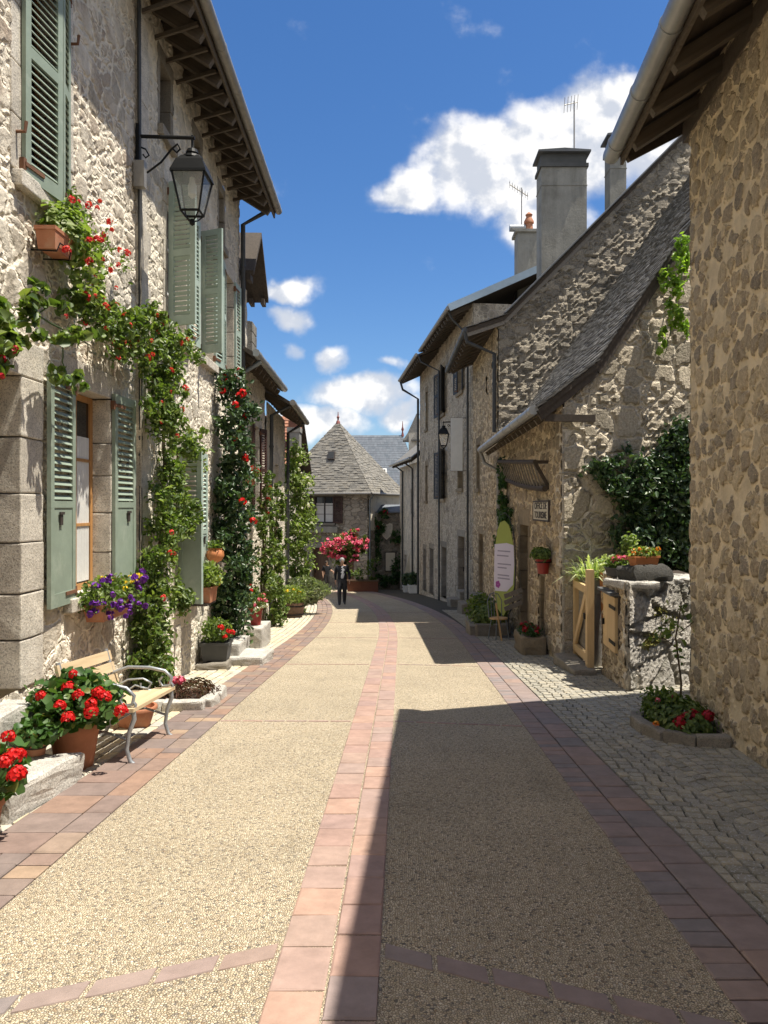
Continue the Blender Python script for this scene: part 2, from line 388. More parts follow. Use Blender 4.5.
plain('stem_green', (.07, .11, .035), .7, .2, 14)
plain('glass_dark', (.012, .014, .016), .08, .1, 3, 0, 0, .6)
plain('curtain', (.62, .61, .58), .9, .1, 12, bmp=.2)
plain('inside', (.012, .011, .010), .9, .2, 4, bmp=0)
plain('lead', (.10, .105, .11), .6, .2, 6)
plain('red_metal', (.20, .06, .05), .6, .2, 6)
plain('flag_green', (.30, .36, .09), .6, .06, 4, bmp=.05)
plain('flag_lilac', (.62, .60, .76), .6, .04, 4, bmp=.05)
plain('flag_text', (.30, .29, .42), .7, .05, 4, bmp=0)
plain('flag_purple', (.30, .05, .32), .6, .05, 4, bmp=0)
plain('sign_cream', (.60, .55, .43), .6, .1, 6)
plain('sign_ink', (.05, .045, .04), .7, .1, 6, bmp=0)
plain('cloth_dark', (.012, .013, .017), .85, .25, 30, bmp=.2)
plain('cloth_pale', (.42, .42, .44), .85, .1, 30, bmp=.2)
plain('cloth_charcoal', (.035, .035, .04), .85, .2, 30, bmp=.2)
plain('skin', (.42, .25, .17), .55, .06, 20, bmp=.05)
plain('hair_brown', (.05, .032, .02), .6, .2, 40)
plain('hair_grey', (.28, .27, .26), .6, .2, 40)
plain('brick', (.15, .062, .04), .85, .3, 12)
plain('moss', (.16, .15, .035), .95, .35, 24, bmp=.8)
wood('oak', (.42, .235, .09), (.56, .33, .14))
wood('pine', (.52, .31, .13), (.68, .43, .20), 2)
wood('pine_slat', (.48, .36, .215), (.62, .48, .30), 1)
wood('window_oak', (.34, .165, .055), (.46, .24, .085), 2)
wood('rafter', (.07, .054, .039), (.12, .096, .07), 0, .8)
wood('old_board', (.045, .034, .025), (.08, .062, .046), 1, .85)
wood('grey_timber', (.16, .14, .115), (.25, .225, .19), 1, .85)
wood('door_brown', (.075, .04, .022), (.115, .062, .034), 2)
wood('gate_wood', (.50, .345, .17), (.62, .445, .235), 2)
SLATE = [(0, (.085, .08, .074)), (.35, (.15, .142, .127)), (.7, (.21, .197, .175)), (1, (.115, .11, .10))]
islands('slate', SLATE, .85, .3, 9, .5, speck=.30)
islands('slate_old', [(0, (.12, .112, .096)), (.5, (.195, .18, .15)), (.8, (.165, .148, .118)), (1, (.24, .22, .185))], .9, .3, 5, .4, speck=.4)
islands('slate_blue', [(0, (.12, .14, .165)), (.5, (.17, .19, .215)), (1, (.145, .16, .185))], .75, .2, 6, .3)
islands('roof_tile', [(0, (.24, .10, .06)), (.5, (.32, .15, .09)), (1, (.20, .095, .065))], .85, .25, 8, .3)
islands('paver_red', [(0, (.35, .23, .185)), (.25, (.31, .215, .19)), (.45, (.39, .255, .195)), (.65, (.32, .23, .20)), (.82, (.355, .25, .20)), (1, (.28, .22, .205))], .75, .22, 8, .35)
islands('paver_mixed', [(0, (.24, .165, .135)), (.3, (.19, .152, .138)), (.55, (.28, .18, .13)), (.75, (.21, .165, .148)), (.9, (.33, .235, .16)), (1, (.18, .15, .14))], .75, .22, 8, .35)
islands('paver_violet', [(0, (.25, .20, .185)), (.3, (.29, .215, .19)), (.6, (.215, .19, .185)), (.8, (.31, .22, .18)), (1, (.25, .205, .19))], .75, .2, 8, .35)
islands('sett', [(0, (.25, .235, .19)), (.4, (.33, .305, .24)), (.7, (.40, .355, .265)), (1, (.29, .275, .235))], .85, .25, 16, .5, speck=.45)
islands('sett_pale', [(0, (.44, .40, .31)), (.35, (.54, .46, .31)), (.65, (.40, .385, .34)), (1, (.58, .52, .40))], .85, .2, 16, .45)

def ground_mat():
    m, t, b, o = mat('earth'); co = t.new('ShaderNodeTexCoord').outputs['Object']
    n = t.noise(co, 9, 8, .7); n2 = t.noise(co, .7, 5, .6)
    c = t.ramp(t.math('ADD', t.math('MULTIPLY', n, .6), t.math('MULTIPLY', n2, .4)), [(.3, (.10, .085, .062)), (.7, (.19, .165, .12))])
    t.put(b.inputs['Base Color'], c); b.inputs['Roughness'].default_value = .95; bump(t, b, n, .6, .02)
ground_mat()
def joint_mat():
    m, t, b, o = mat('joint_sand'); co = t.new('ShaderNodeTexCoord').outputs['Object']
    n = t.noise(co, 30, 6, .7)
    n2 = t.noise(co, 2.2, 5, .65)
    c = t.ramp(n, [(.3, (.035, .03, .022)), (.7, (.09, .078, .055))])
    c = t.mix(t.smooth(n2, .58, .72, 0, .55), c, (.055, .07, .025))
    t.put(b.inputs['Base Color'], c); b.inputs['Roughness'].default_value = .95; bump(t, b, n, .5, .01)
joint_mat()
def gravel_mat():
    m, t, b, o = mat('washed_gravel'); co = t.new('ShaderNodeTexCoord').outputs['Object']
    q = t.vmath('ADD', t.vmath('MULTIPLY', co, (1, 1, 0)), t.vmath('MULTIPLY', t.vmath('SUBTRACT', t.noise(co, 40, 2, .5, out=1), (.5, .5, .5)), (.012, .012, 0)))
    v = t.vor(q, 92.0, 'F1', '2D'); e = t.vor(q, 92.0, 'DISTANCE_TO_EDGE', '2D')
    s = t.new('ShaderNodeSeparateColor'); t.l.new(v.outputs['Color'], s.inputs[0])
    col = t.ramp(s.outputs[0], [(0, (.48, .395, .275)), (.2, (.63, .535, .385)), (.42, (.74, .64, .48)), (.58, (.55, .445, .305)), (.74, (.79, .70, .545)), (.87, (.38, .33, .265)), (.94, (.17, .16, .15)), (.96, (.46, .33, .21)), (1, (.82, .76, .63))])
    big = t.noise(co, 1.1, 6, .62)
    col = t.mix(1.0, col, t.ramp(big, [(.25, (.86, .85, .83)), (.75, (1.12, 1.11, 1.08))]), 'MULTIPLY')
    jn = t.smooth(e.outputs[0], .01, .18)
    c = t.mix(jn, (.155, .128, .092), col)
    c = t.mix(t.smooth(t.noise(t.mapping(co, (3.2, .8, 1)), 1.0, 7, .68), .54, .72, 0, .30), c, (.22, .19, .14))
    t.put(b.inputs['Base Color'], c); b.inputs['Roughness'].default_value = .8; b.inputs['Specular IOR Level'].default_value = .2
    h = t.math('MULTIPLY', t.smooth(e.outputs[0], 0, .35), t.math('ADD', .4, t.math('MULTIPLY', s.outputs[1], .6)))
    bump(t, b, h, .9, .008)
gravel_mat()
GREEN = [(0, (.055, .09, .02)), (.4, (.10, .155, .036)), (.75, (.16, .22, .055)), (1, (.24, .29, .10))]
DEEP = [(0, (.022, .05, .019)), (.5, (.043, .085, .032)), (.85, (.075, .13, .046)), (1, (.12, .175, .07))]
LIGHT = [(0, (.11, .17, .04)), (.5, (.19, .25, .07)), (1, (.30, .35, .13))]
foliage('leaf_rose', GREEN, .36); foliage('leaf_deep', DEEP, .2, .38, .5); foliage('leaf_light', LIGHT, .4)
foliage('leaf_geranium', [(0, (.035, .085, .02)), (.5, (.06, .13, .03)), (.9, (.10, .18, .05)), (1, (.22, .22, .06))], .25)
foliage('leaf_lime', [(0, (.14, .24, .03)), (.5, (.22, .34, .05)), (1, (.30, .40, .09))], .45)
foliage('leaf_lavender', [(0, (.17, .22, .12)), (.5, (.26, .31, .18)), (1, (.36, .39, .26))], .2, .7, .2)
foliage('leaf_heather', [(0, (.10, .05, .035)), (.5, (.15, .075, .05)), (1, (.11, .10, .05))], .1, .8, .2)
foliage('leaf_variegated', [(0, (.30, .38, .14)), (.5, (.60, .62, .38)), (1, (.16, .27, .08))], .35)
foliage('leaf_ivy', [(0, (.02, .06, .012)), (.6, (.04, .10, .02)), (1, (.07, .14, .03))], .2)
foliage('petal_red', [(0, (.45, .006, .008)), (.7, (.62, .012, .012)), (1, (.70, .03, .02))], .15, .5, .3)
foliage('petal_rose', [(0, (.50, .015, .02)), (.5, (.62, .03, .035)), (1, (.65, .08, .06))], .2, .5, .3)
foliage('petal_crimson', [(0, (.30, .008, .02)), (1, (.42, .015, .03))], .15, .5, .3)
foliage('petal_pink', [(0, (.55, .05, .13)), (.6, (.68, .11, .20)), (1, (.75, .25, .33))], .2, .5, .3)
foliage('petal_purple', [(0, (.075, .012, .17)), (.6, (.13, .025, .30)), (1, (.20, .05, .38))], .2, .5, .3)
foliage('petal_yellow', [(0, (.70, .45, .02)), (1, (.80, .60, .05))], .2, .5, .3)
foliage('petal_orange', [(0, (.70, .14, .02)), (.6, (.75, .24, .03)), (1, (.80, .42, .06))], .2, .5, .3)
foliage('petal_white', [(0, (.70, .66, .60)), (1, (.80, .77, .72))], .2, .5, .3)

# ---- leaves and flowers
def leaf_mesh(name, P, size, m, aspect=.55, fold=.35, up=.5, nrm=None, spread=1.0, seed=1, droop=0.0, mesh_only=False):
    """P: n x 3 leaf positions; each leaf is a folded blade of its own size and turn"""
    r = np.random.default_rng(seed); P = np.asarray(P, float); n = len(P)
    if n == 0: P = np.zeros((1, 3)); n = 1
    d = r.normal(size=(n, 3)); d /= np.linalg.norm(d, axis=1)[:, None]
    nn = d*spread+np.array([0, 0, up])
    if nrm is not None: nn = nn+np.asarray(nrm)
    nn /= np.linalg.norm(nn, axis=1)[:, None]
    a = np.cross(nn, r.normal(size=(n, 3))); a /= np.linalg.norm(a, axis=1)[:, None]
    a[:, 2] -= droop; a /= np.linalg.norm(a, axis=1)[:, None]
    b = np.cross(nn, a); b /= np.linalg.norm(b, axis=1)[:, None]
    s = size*(.6+.8*r.random(n))[:, None]
    lift = nn*s*fold*.5
    v = np.empty((n, 6, 3))
    v[:, 0] = P-a*s*.5; v[:, 1] = P-a*s*.12+b*s*aspect*.5+lift; v[:, 2] = P+a*s*.25+b*s*aspect*.38+lift*.8
    v[:, 3] = P+a*s*.55-lift*.5; v[:, 4] = P+a*s*.25-b*s*aspect*.38+lift*.8; v[:, 5] = P-a*s*.12-b*s*aspect*.5+lift
    idx = np.arange(n)[:, None]*6
    f1 = idx+np.array([0, 1, 2, 3]); f2 = idx+np.array([0, 3, 4, 5])
    fs = np.concatenate([f1, f2], 1).reshape(-1)
    me = bpy.data.meshes.new(name); me.vertices.add(n*6); me.vertices.foreach_set('co', v.reshape(-1))
    me.loops.add(n*8); me.loops.foreach_set('vertex_index', fs)
    me.polygons.add(n*2); me.polygons.foreach_set('loop_start', np.arange(0, n*8, 4)); me.polygons.foreach_set('loop_total', np.full(n*2, 4))
    me.materials.append(MATS[m]); me.update(calc_edges=True); me.validate(); return me
def blobs_pts(blobs, dens, seed=1, shell=.55):
    """leaf places in a chain of uneven clumps (x, y, z, rx, ry, rz)"""
    r = np.random.default_rng(seed); out = []
    for (x, y, z, rx, ry, rz) in blobs:
        vol = (rx*ry*rz)**(1/3); n = int(dens*vol*vol)
        k = max(3, int(n/26)); cc = r.normal(size=(k, 3)); cc /= np.linalg.norm(cc, axis=1)[:, None]
        cc *= (r.random(k)**.45)[:, None]
        own = r.integers(0, k, n); q = cc[own]+r.normal(size=(n, 3))*.17*(.5+r.random(k)[own])[:, None]
        out.append(np.array([x, y, z])+q*np.array([rx, ry, rz]))
    return np.concatenate(out)
FLOWERS = {}
def flower_mesh(kind, rad, n, m, petal, seed=3):
    key = (kind, round(rad, 4), m)
    if key not in FLOWERS:
        r = np.random.default_rng(seed); d = r.normal(size=(n, 3)); d[:, 2] = np.abs(d[:, 2])*.9-.25; d /= np.linalg.norm(d, axis=1)[:, None]
        FLOWERS[key] = leaf_mesh('flower_head', d*rad*(.72+.3*r.random(n))[:, None], petal, m, .95, .3, 0, d*2.2, .6, seed)
    return FLOWERS[key]
def flowers(parent, places, me, name='flower_head', world=False):
    for p in places:
        o = link(name, me, parent, world)
        if world: o.location = p
        else: o.location = p
        o.rotation_euler = (rng.uniform(-.5, .5), rng.uniform(-.5, .5), rng.uniform(0, 6.28)); k = rng.uniform(.75, 1.2); o.scale = (k, k, k)
def bush_points(rx, ry, rz, z, n, seed):
    r = np.random.default_rng(seed); d = r.normal(size=(n, 3)); d /= np.linalg.norm(d, axis=1)[:, None]
    q = d*(.55+.45*r.random(n)**.5)[:, None]; q += .14*r.normal(size=(n, 3))
    return q*np.array([rx, ry, rz])+np.array([0, 0, z])

# ------------------------------------------------------------------ ground, lane, borders, setts
def build_ground():
    mb = MB()
    ys = [-400, -60, -14]+[-14+2*i for i in range(1, 39)]+[90, 400]
    xs = [-400, -60, -20, -10, -6, -3, 0, 3, 6, 10, 20, 60, 400]
    vs = [(x, y, gz(x, y)-.03) for y in ys for x in xs]; n = len(xs)
    fs = [(j*n+i, j*n+i+1, (j+1)*n+i+1, (j+1)*n+i) for j in range(len(ys)-1) for i in range(n-1)]
    mb.add(vs, fs); structure(mb.build('ground', MATS['earth']))
    def sheet(name, a, b, y0, y1, h, m, ext=None):
        g = MB(); st = .5; k = int((y1-y0)/st); cols = 6
        vs = []
        for i in range(k+1):
            y = y0+i*st; bb = b if ext is None else ext(y)
            for j in range(cols+1):
                off = a+(bb-a)*j/cols; vs.append((off+curve(y), y, gz(0, y)+h))
        fs = [(i*(cols+1)+j, i*(cols+1)+j+1, (i+1)*(cols+1)+j+1, (i+1)*(cols+1)+j) for i in range(k) for j in range(cols)]
        g.add(vs, fs); return structure(g.build(name, MATS[m]))
    sheet('road', -1.84, 1.19, -5, 48, .012, 'washed_gravel')
    sheet('pavement_bed', 1.61, 6.0, -5, 48, -.004, 'joint_sand')
    sheet('pavement_bed', -6.0, -2.36, -5, 48, -.004, 'joint_sand')
    sheet('border_bed', 1.19, 1.61, -5, 48, .002, 'joint_sand'); sheet('border_bed', -2.36, -1.84, -5, 48, .002, 'joint_sand')
def tile(mb, x0, x1, y0, y1, h, gap=.005, j=.0, bev=.006, th=.03):
    """one paving stone following the lane's bend, worn edges"""
    a, b = x0+gap, x1-gap; c, d = y0+gap, y1-gap; t = rng.uniform(-j, j); dz = rng.uniform(-.003, .003)
    def P(x, y, z): return (x+curve(y), y, gz(0, y)+z)
    e = bev; q = lambda: rng.uniform(-.004, .004)
    top = [P(a+e+q(), c+e+q(), h+dz+q()*.3), P(b-e+q(), c+e+t+q(), h+dz+q()*.3), P(b-e+q(), d-e+t+q(), h+dz+q()*.3), P(a+e+q(), d-e+q(), h+dz+q()*.3)]
    mid = [P(a, c, h-e*.8), P(b, c+t, h-e*.8), P(b, d+t, h-e*.8), P(a, d, h-e*.8)]
    low = [P(a, c, h-th), P(b, c+t, h-th), P(b, d+t, h-th), P(a, d, h-th)]
    vs = top+mid+low
    fs = [(0, 1, 2, 3)]+[(i, i+4, (i+1) % 4+4, (i+1) % 4) for i in range(4)]+[(i+4, i+8, (i+1) % 4+8, (i+1) % 4+4) for i in range(4)]
    mb.add(vs, fs)
def column(mb, x0, x1, y0, y1, l0, l1, h, j=.004):
    y = y0
    while y < y1:
        L = rng.uniform(l0, l1); tile(mb, x0, x1, y, y+L, h, j=j); y += L
def build_paving():
    c = MB(); column(c, -.50, -.283, -3, 44, .27, .34, .020); column(c, -.283, -.083, -3, 44, .27, .34, .020)
    structure(c.build('road_centre_band', MATS['paver_red']))
    r = MB(); column(r, 1.185, 1.375, -3, 44, .105, .15, .020); column(r, 1.375, 1.61, -3, 44, .24, .34, .020)
    structure(r.build('road_border', MATS['paver_violet']))
    l = MB(); y = -3.0
    while y < 44:
        L = rng.uniform(.28, .4); k = rng.random()
        if k < .35: tile(l, -2.36, -2.02, y, y+L, .020); xs = -2.02
        else: tile(l, -2.36, -2.18, y, y+L, .020); tile(l, -2.18, -2.02, y, y+L*.52, .020); tile(l, -2.18, -2.02, y+L*.52, y+L, .020)
        if k < .5: tile(l, -2.02, -1.84, y, y+L, .020)
        else: tile(l, -2.02, -1.84, y, y+L/2, .020); tile(l, -2.02, -1.84, y+L/2, y+L, .020)
        y += L
    structure(l.build('road_border', MATS['paver_mixed']))
    # chevron rows of pavers across the lane, and the thin joints further on
    v = MB()
    def row(x0, x1, ya, yb, wid):
        n = int(round(abs(x1-x0)/.205))
        for i in range(n):
            u0, u1 = i/n, (i+1)/n; g = .006
            xa, xb = x0+(x1-x0)*u0+g, x0+(x1-x0)*u1-g; y0, y1 = ya+(yb-ya)*u0, ya+(yb-ya)*u1
            P = lambda x, y, z: (x+curve(y), y, gz(0, y)+z)
            h = .017; e = .006
            top = [P(xa+e, y0-wid/2+e, h), P(xb-e, y1-wid/2+e, h), P(xb-e, y1+wid/2-e, h), P(xa+e, y0+wid/2-e, h)]
            low = [P(xa, y0-wid/2, 0), P(xb, y1-wid/2, 0), P(xb, y1+wid/2, 0), P(xa, y0+wid/2, 0)]
            v.add(top+low, [(0, 1, 2, 3)]+[(i, i+4, (i+1) % 4+4, (i+1) % 4) for i in range(4)])
    for k, (y, wd) in enumerate([(3.18, .125)]):
        row(-1.835, -.505, y-.60, y-.03, wd); row(-.08, 1.18, y-.03, y-.60, wd)
    structure(v.build('road_cross_band', MATS['paver_violet']))
    v = MB()
    for y in (7.75, 12.1, 16.4, 20.6, 25.0):
        row(-1.835, -.505, y, y-.02, .05); row(-.08, 1.18, y-.02, y-.25, .05)
    structure(v.build('road_joint', MATS['paver_red']))
    # small setts laid in arcs to the side of the lane
    s = MB(); Wd = .86
    for k in range(6):
        xc = 1.64+Wd*k; y = -2.5
        while y < 26:
            ha = .80; R = Wd/2/math.sin(ha); n = 9; jit = rng.uniform(-.3, .3)
            for i in range(n):
                a0 = -ha+2*ha*(i+(jit*.5 if i else 0))/n; a1 = -ha+2*ha*(i+1+(jit*.5 if i < n-1 else 0))/n; h0 = rng.uniform(.096, .104); sk = .030
                e0, e1 = a0+.009, a1-.009; f = lambda a, dy: (xc+R*math.sin(a)+dy*math.sin(a)*.35, y+R*(math.cos(a)-.7)+dy)
                pts = [f(e0, 0), f(e1, 0), f(e1, h0), f(e0, h0)]
                pts = [(max(1.622, p[0]+rng.uniform(-.006, .006)), p[1]+rng.uniform(-.006, .006)) for p in pts]
                if max(p[0] for p in pts) < 1.66: continue
                mx = sum(p[0] for p in pts)/4; my = sum(p[1] for p in pts)/4
                if mx > 2.2+.35*max(0, 10-my) and mx > 3.4 and my > 10.5: continue
                h = .014+rng.uniform(-.004, .004); cs = curve(my)*.5
                top = [(mx+(p[0]-mx)*.90+cs, my+(p[1]-my)*.90, gz(0, p[1])+h) for p in pts]
                md = [(p[0]+cs, p[1], gz(0, p[1])+h-.012) for p in pts]; low = [(p[0]+cs, p[1], gz(0, p[1])-.02) for p in pts]
                s.add(top+md+low, [(0, 1, 2, 3)]+[(q, q+4, (q+1) % 4+4, (q+1) % 4) for q in range(4)]+[(q+4, q+8, (q+1) % 4+8, (q+1) % 4+4) for q in range(4)])
            y += .112
    structure(s.build('pavement_setts', MATS['sett']))
    s = MB(); x = -2.37
    while x > -3.9:
        w = rng.uniform(.11, .15); y = -2.5
        while y < 30:
            L = rng.uniform(.12, .24)
            tile(s, x-w, x, y, y+L, .012+rng.uniform(-.003, .003), .008, .006, .012); y += L
        x -= w
    structure(s.build('pavement_setts', MATS['sett_pale']))
build_ground(); build_paving()
# ------------------------------------------------------------------ walls, openings, roofs
class Wall:
    """upright wall plane: starts at a, runs to b; n is its outer side"""
    def __init__(s, a, b, side):
        s.a = Vector((a[0], a[1], 0)); d = Vector((b[0], b[1], 0))-s.a; s.L = d.length; s.u = d/s.L
        s.n = Vector((s.u.y, -s.u.x, 0))*side; s.z = Vector((0, 0, 1))
    def p(s, u, z, o=0.0): return s.a+s.u*u+s.n*o+s.z*z
    def uy(s, y): return (y-s.a.y)/s.u.y
    def g(s, u):
        q = s.p(u, 0); return gz(q.x, q.y)
def sheet(mb, w, u0, u1, z0, z1, holes=(), step=.05, uvo=(0, 0), top=None, mi=0):
    """outer skin of a wall as a fine grid, openings left out; top(u) cuts it to a gable"""
    def lines(a, b, extra):
        n = max(1, int(round((b-a)/step))); r = [a+(b-a)*i/n for i in range(n+1)]
        r = [x for x in r if all(abs(x-e) > step*.35 for e in extra)]+[e for e in extra if a < e < b]
        return sorted(set(r+[a, b]))
    us = lines(u0, u1, [h[0] for h in holes]+[h[1] for h in holes]); zs = lines(z0, z1, [h[2] for h in holes]+[h[3] for h in holes])
    flip = w.u.cross(w.z).dot(w.n) < 0; idx = {}; vs = []; fs = []; uvs = []
    def vid(i, j):
        k = (i, j)
        if k not in idx:
            z = zs[j]
            if top is not None: z = min(z, top(us[i]))
            idx[k] = len(vs); vs.append(w.p(us[i], z)); uvm.append((us[i]+uvo[0], z+uvo[1]))
        return idx[k]
    uvm = []
    for i in range(len(us)-1):
        cu = (us[i]+us[i+1])/2
        for j in range(len(zs)-1):
            cz = (zs[j]+zs[j+1])/2
            if any(h[0] < cu < h[1] and h[2] < cz < h[3] for h in holes): continue
            if top is not None and zs[j] >= max(top(us[i]), top(us[i+1])): continue
            f = [vid(i, j), vid(i+1, j), vid(i+1, j+1), vid(i, j+1)]
            if flip: f = f[::-1]
            fs.append(f); uvs.append([uvm[q] for q in f])
    mb.add(vs, fs, uvs, mi)
def body(mb, w, u0, u1, z0, z1, o0, o1, mi=0):
    """the mass of the house behind its skin"""
    c = w.p((u0+u1)/2, (z0+z1)/2, (o0+o1)/2)
    mb.frame_box(c, w.u*(u1-u0)/2, w.n*(o1-o0)/2, w.z*(z1-z0)/2, mi)
def wbox(mb, w, u0, u1, z0, z1, o0, o1, mi=0): body(mb, w, u0, u1, z0, z1, o0, o1, mi)
def wrock(mb, w, u0, u1, z0, z1, o0, o1, bev=.012, jit=.006, sub=1):
    ang = math.atan2(w.u.y, w.u.x)
    mb.rock(w.p((u0+u1)/2, (z0+z1)/2, (o0+o1)/2), (u1-u0-.008, abs(o1-o0), z1-z0-.008), ang, bev, jit, sub)
def surround(house, w, u0, u1, z0, z1, m, sw=.2, proud=.02, depth=.27, sill=True, lintel=.26, name='surround'):
    mb = MB()
    for (a, b) in ((u0-sw, u0), (u1, u1+sw)):
        z = z0; k = 0
        while z < z1-.05:
            h = min(rng.uniform(.34, .5), z1-z)
            if z1-z-h < .15: h = z1-z
            wrock(mb, w, a, b, z, z+h, -depth, proud+rng.uniform(-.005, .006)); z += h; k += 1
    wrock(mb, w, u0-sw, u1+sw, z1, z1+lintel, -depth, proud+.004)
    if sill: wrock(mb, w, u0-sw*.8, u1+sw*.8, z0-.14, z0, -depth, proud+.07)
    mb.build(name, MATS[m], house, True)
    return (u0-sw, u1+sw, z0-(.14 if sill else 0), z1+lintel)
def hole(u0, u1, z0, z1, sw=.2, sill=True, lintel=.26): return (u0-sw+.012, u1+sw-.012, z0-(.13 if sill else 0), z1+lintel-.012)
def window(house, w, u0, u1, z0, z1, fm='window_oak', o=-.17, curtain=False, bars=2, name='window', two=True):
    mb = MB(); fw = .06; t = .05
    wbox(mb, w, u0, u1, z0, z0+fw, o-t, o); wbox(mb, w, u0, u1, z1-fw, z1, o-t, o)
    wbox(mb, w, u0, u0+fw, z0+fw, z1-fw, o-t, o); wbox(mb, w, u1-fw, u1, z0+fw, z1-fw, o-t, o)
    um = (u0+u1)/2
    if two: wbox(mb, w, um-.045, um+.045, z0+fw, z1-fw, o-t, o+.012)
    for k in range(1, bars+1):
        z = z0+(z1-z0)*k/(bars+1)
        for a, b in (((u0+fw, um-.045), (um+.045, u1-fw)) if two else ((u0+fw, u1-fw),)): wbox(mb, w, a, b, z-.015, z+.015, o-t*.8, o-.004)
    f = mb.build(name, MATS[fm], house, True)
    g = MB(); wbox(g, w, u0+.02, u1-.02, z0+.02, z1-.02, o-t*.62, o-t*.45); g.build('pane', MATS['glass_dark'], f, True)
    if curtain:
        c = MB(); n = 40
        for (a, b) in ((u0+.07, um-.05), (um+.05, u1-.07)):
            pts = []
            for i in range(n+1):
                u = a+(b-a)*i/n; pts.append((u, o-t*.42+.004+.003*math.sin(i*1.3)))
            vs = [w.p(u, z0+.08, q) for u, q in pts]+[w.p(u, z1-.42, q) for u, q in pts]+[w.p(u, z0+.08, q+.002) for u, q in pts]+[w.p(u, z1-.42, q+.002) for u, q in pts]
            m = n+1
            c.add(vs, [(i, i+1, m+i+1, m+i) for i in range(n)]+[(2*m+i, 2*m+i+1, 3*m+i+1, 3*m+i) for i in range(n)])
        c.build('curtain', MATS['curtain'], f, True)
    return f
def door(house, w, u0, u1, z0, z1, m='door_brown', o=-.2):
    mb = MB(); n = max(2, int((u1-u0)/.16))
    for i in range(n): wbox(mb, w, u0+(u1-u0)*i/n+.002, u0+(u1-u0)*(i+1)/n-.002, z0, z1, o-.04, o)
    d = mb.build('door', MATS[m], house, True)
    h = MB(); wbox(h, w, u1-.12, u1-.09, z0+.95, z0+1.12, o, o+.04); h.build('handle', MATS['iron_black'], d, True)
    return d
def shutter(house, w, uh, z0, z1, width, ang, direction, m='shutter_green', split=.0, full=True, brackets=True, o=.045):
    """louvred leaf hinged at uh; ang is how far it stands off the wall; direction +1 opens towards larger u"""
    d = (w.u*direction*math.cos(ang)+w.n*math.sin(ang)); nn = (w.n*math.cos(ang)-w.u*direction*math.sin(ang)); O = w.p(uh, 0, o)
    mb = MB(); st = .075; t = .036
    def b(a0, a1, za, zb, th=t, off=0.0, tilt=0.0):
        c = O+d*(a0+a1)/2+w.z*(za+zb)/2+nn*off; az = w.z*(zb-za)/2; an = nn*th/2
        if tilt:
            up = (w.z*math.cos(tilt)+nn*math.sin(tilt)); sd = (nn*math.cos(tilt)-w.z*math.sin(tilt)); az = up*(zb-za)/2; an = sd*th/2
        mb.frame_box(c, d*(a1-a0)/2, an, az)
    b(0, st, z0, z1); b(width-st, width, z0, z1); b(st, width-st, z0, z0+.12); b(st, width-st, z1-.09, z1)
    zl = z0+.12
    if full: zm = z0+(z1-z0)*.5; b(st, width-st, zm-.045, zm+.045); spans = [(z0+.12, zm-.045), (zm+.045, z1-.09)]
    else:
        zm = z0+(z1-z0)*.42; b(st, width-st, z0+.12, zm, t*.6); b(st, width-st, zm, zm+.06); spans = [(zm+.06, z1-.09)]
    for (a, c) in spans:
        n = int((c-a)/.060)
        for i in range(n):
            z = a+(i+.5)*(c-a)/n; b(st, width-st, z-.023, z+.023, .009, 0, -.62)
    s = mb.build('shutter', MATS[m], house, True)
    if not full:
        k = MB(); c = O+d*(width*.62)+w.z*(z0+(z1-z0)*.37)+nn*(t/2+.004); k.frame_box(c, d*.028, nn*.006, w.z*.05); k.frame_box(c+w.z*.055+nn*.006, d*.045, nn*.008, w.z*.012); k.build('catch', MATS['paint_dark'], s, True)
    if brackets:
        for z in (z0+.10, z1-.12):
            h = MB(); c = O+d*.12+w.z*z+nn*(t/2+.006); h.frame_box(c, d*.13, nn*.005, w.z*.016)
            c = O-d*.01+w.z*z; h.frame_box(c, d*.02, nn*.02, w.z*.045); h.build('hinge', MATS['rust'], s, True)
    return s
def quoins(house, w1, s1, w2, s2, z0, z1, m, name='quoin', a=(.28, .42), proud=.018, rough=.008):
    """corner stones, long and short by turns; w1 and w2 meet at the corner, s = +1 when the wall runs away from it"""
    mb = MB(); z = z0; k = 0
    while z < z1-.04:
        h = min(rng.uniform(.26, .40), z1-z); la, lb = (a[1], a[0]) if k % 2 else (a[0], a[1])
        la *= rng.uniform(.85, 1.15); lb *= rng.uniform(.85, 1.15)
        ca = w1.p(0 if s1 > 0 else w1.L, 0)
        d1 = w1.u*s1; d2 = w2.u*s2; pr = proud+rng.uniform(-.004, .006)
        # a block spanning la along the first wall and lb along the second
        b0 = ca+w1.n*pr+w2.n*pr
        cs = [(b0, d1*la, -w1.n*.2), (b0, d2*lb, -w2.n*.2)]
        for (o, x, y) in cs[:1]:
            c = o+x/2-w1.n*.14+w.z*0 if False else None
        bm_c = ca+d1*la/2+d2*lb/2+w1.n*pr/2+w2.n*pr/2+Vector((0, 0, z+h/2))
        bm = bmesh.new(); bmesh.ops.create_cube(bm, size=1.0)
        for v in bm.verts:
            fx, fy = v.co.x+.5, v.co.y+.5
            q = ca+w1.n*pr+w2.n*pr+d1*(la*fx)+d2*(lb*fy)+Vector((0, 0, z+.004+(h-.008)*(v.co.z+.5))); v.co = q
        bmesh.ops.bevel(bm, geom=bm.edges[:], offset=.012, segments=2, affect='EDGES')
        bmesh.ops.subdivide_edges(bm, edges=[e for e in bm.edges if e.calc_length() > .1], cuts=3, use_grid_fill=True)
        for v in bm.verts: v.co += mnoise.noise_vector(v.co*6)*rough+mnoise.noise_vector(v.co*19)*rough*.5
        bmesh.ops.recalc_face_normals(bm, faces=bm.faces[:]); bm.verts.index_update()
        mb.add([v.co[:] for v in bm.verts], [[v.index for v in f.verts] for f in bm.faces]); bm.free()
        z += h; k += 1
    return mb.build(name, MATS[m], house, True)
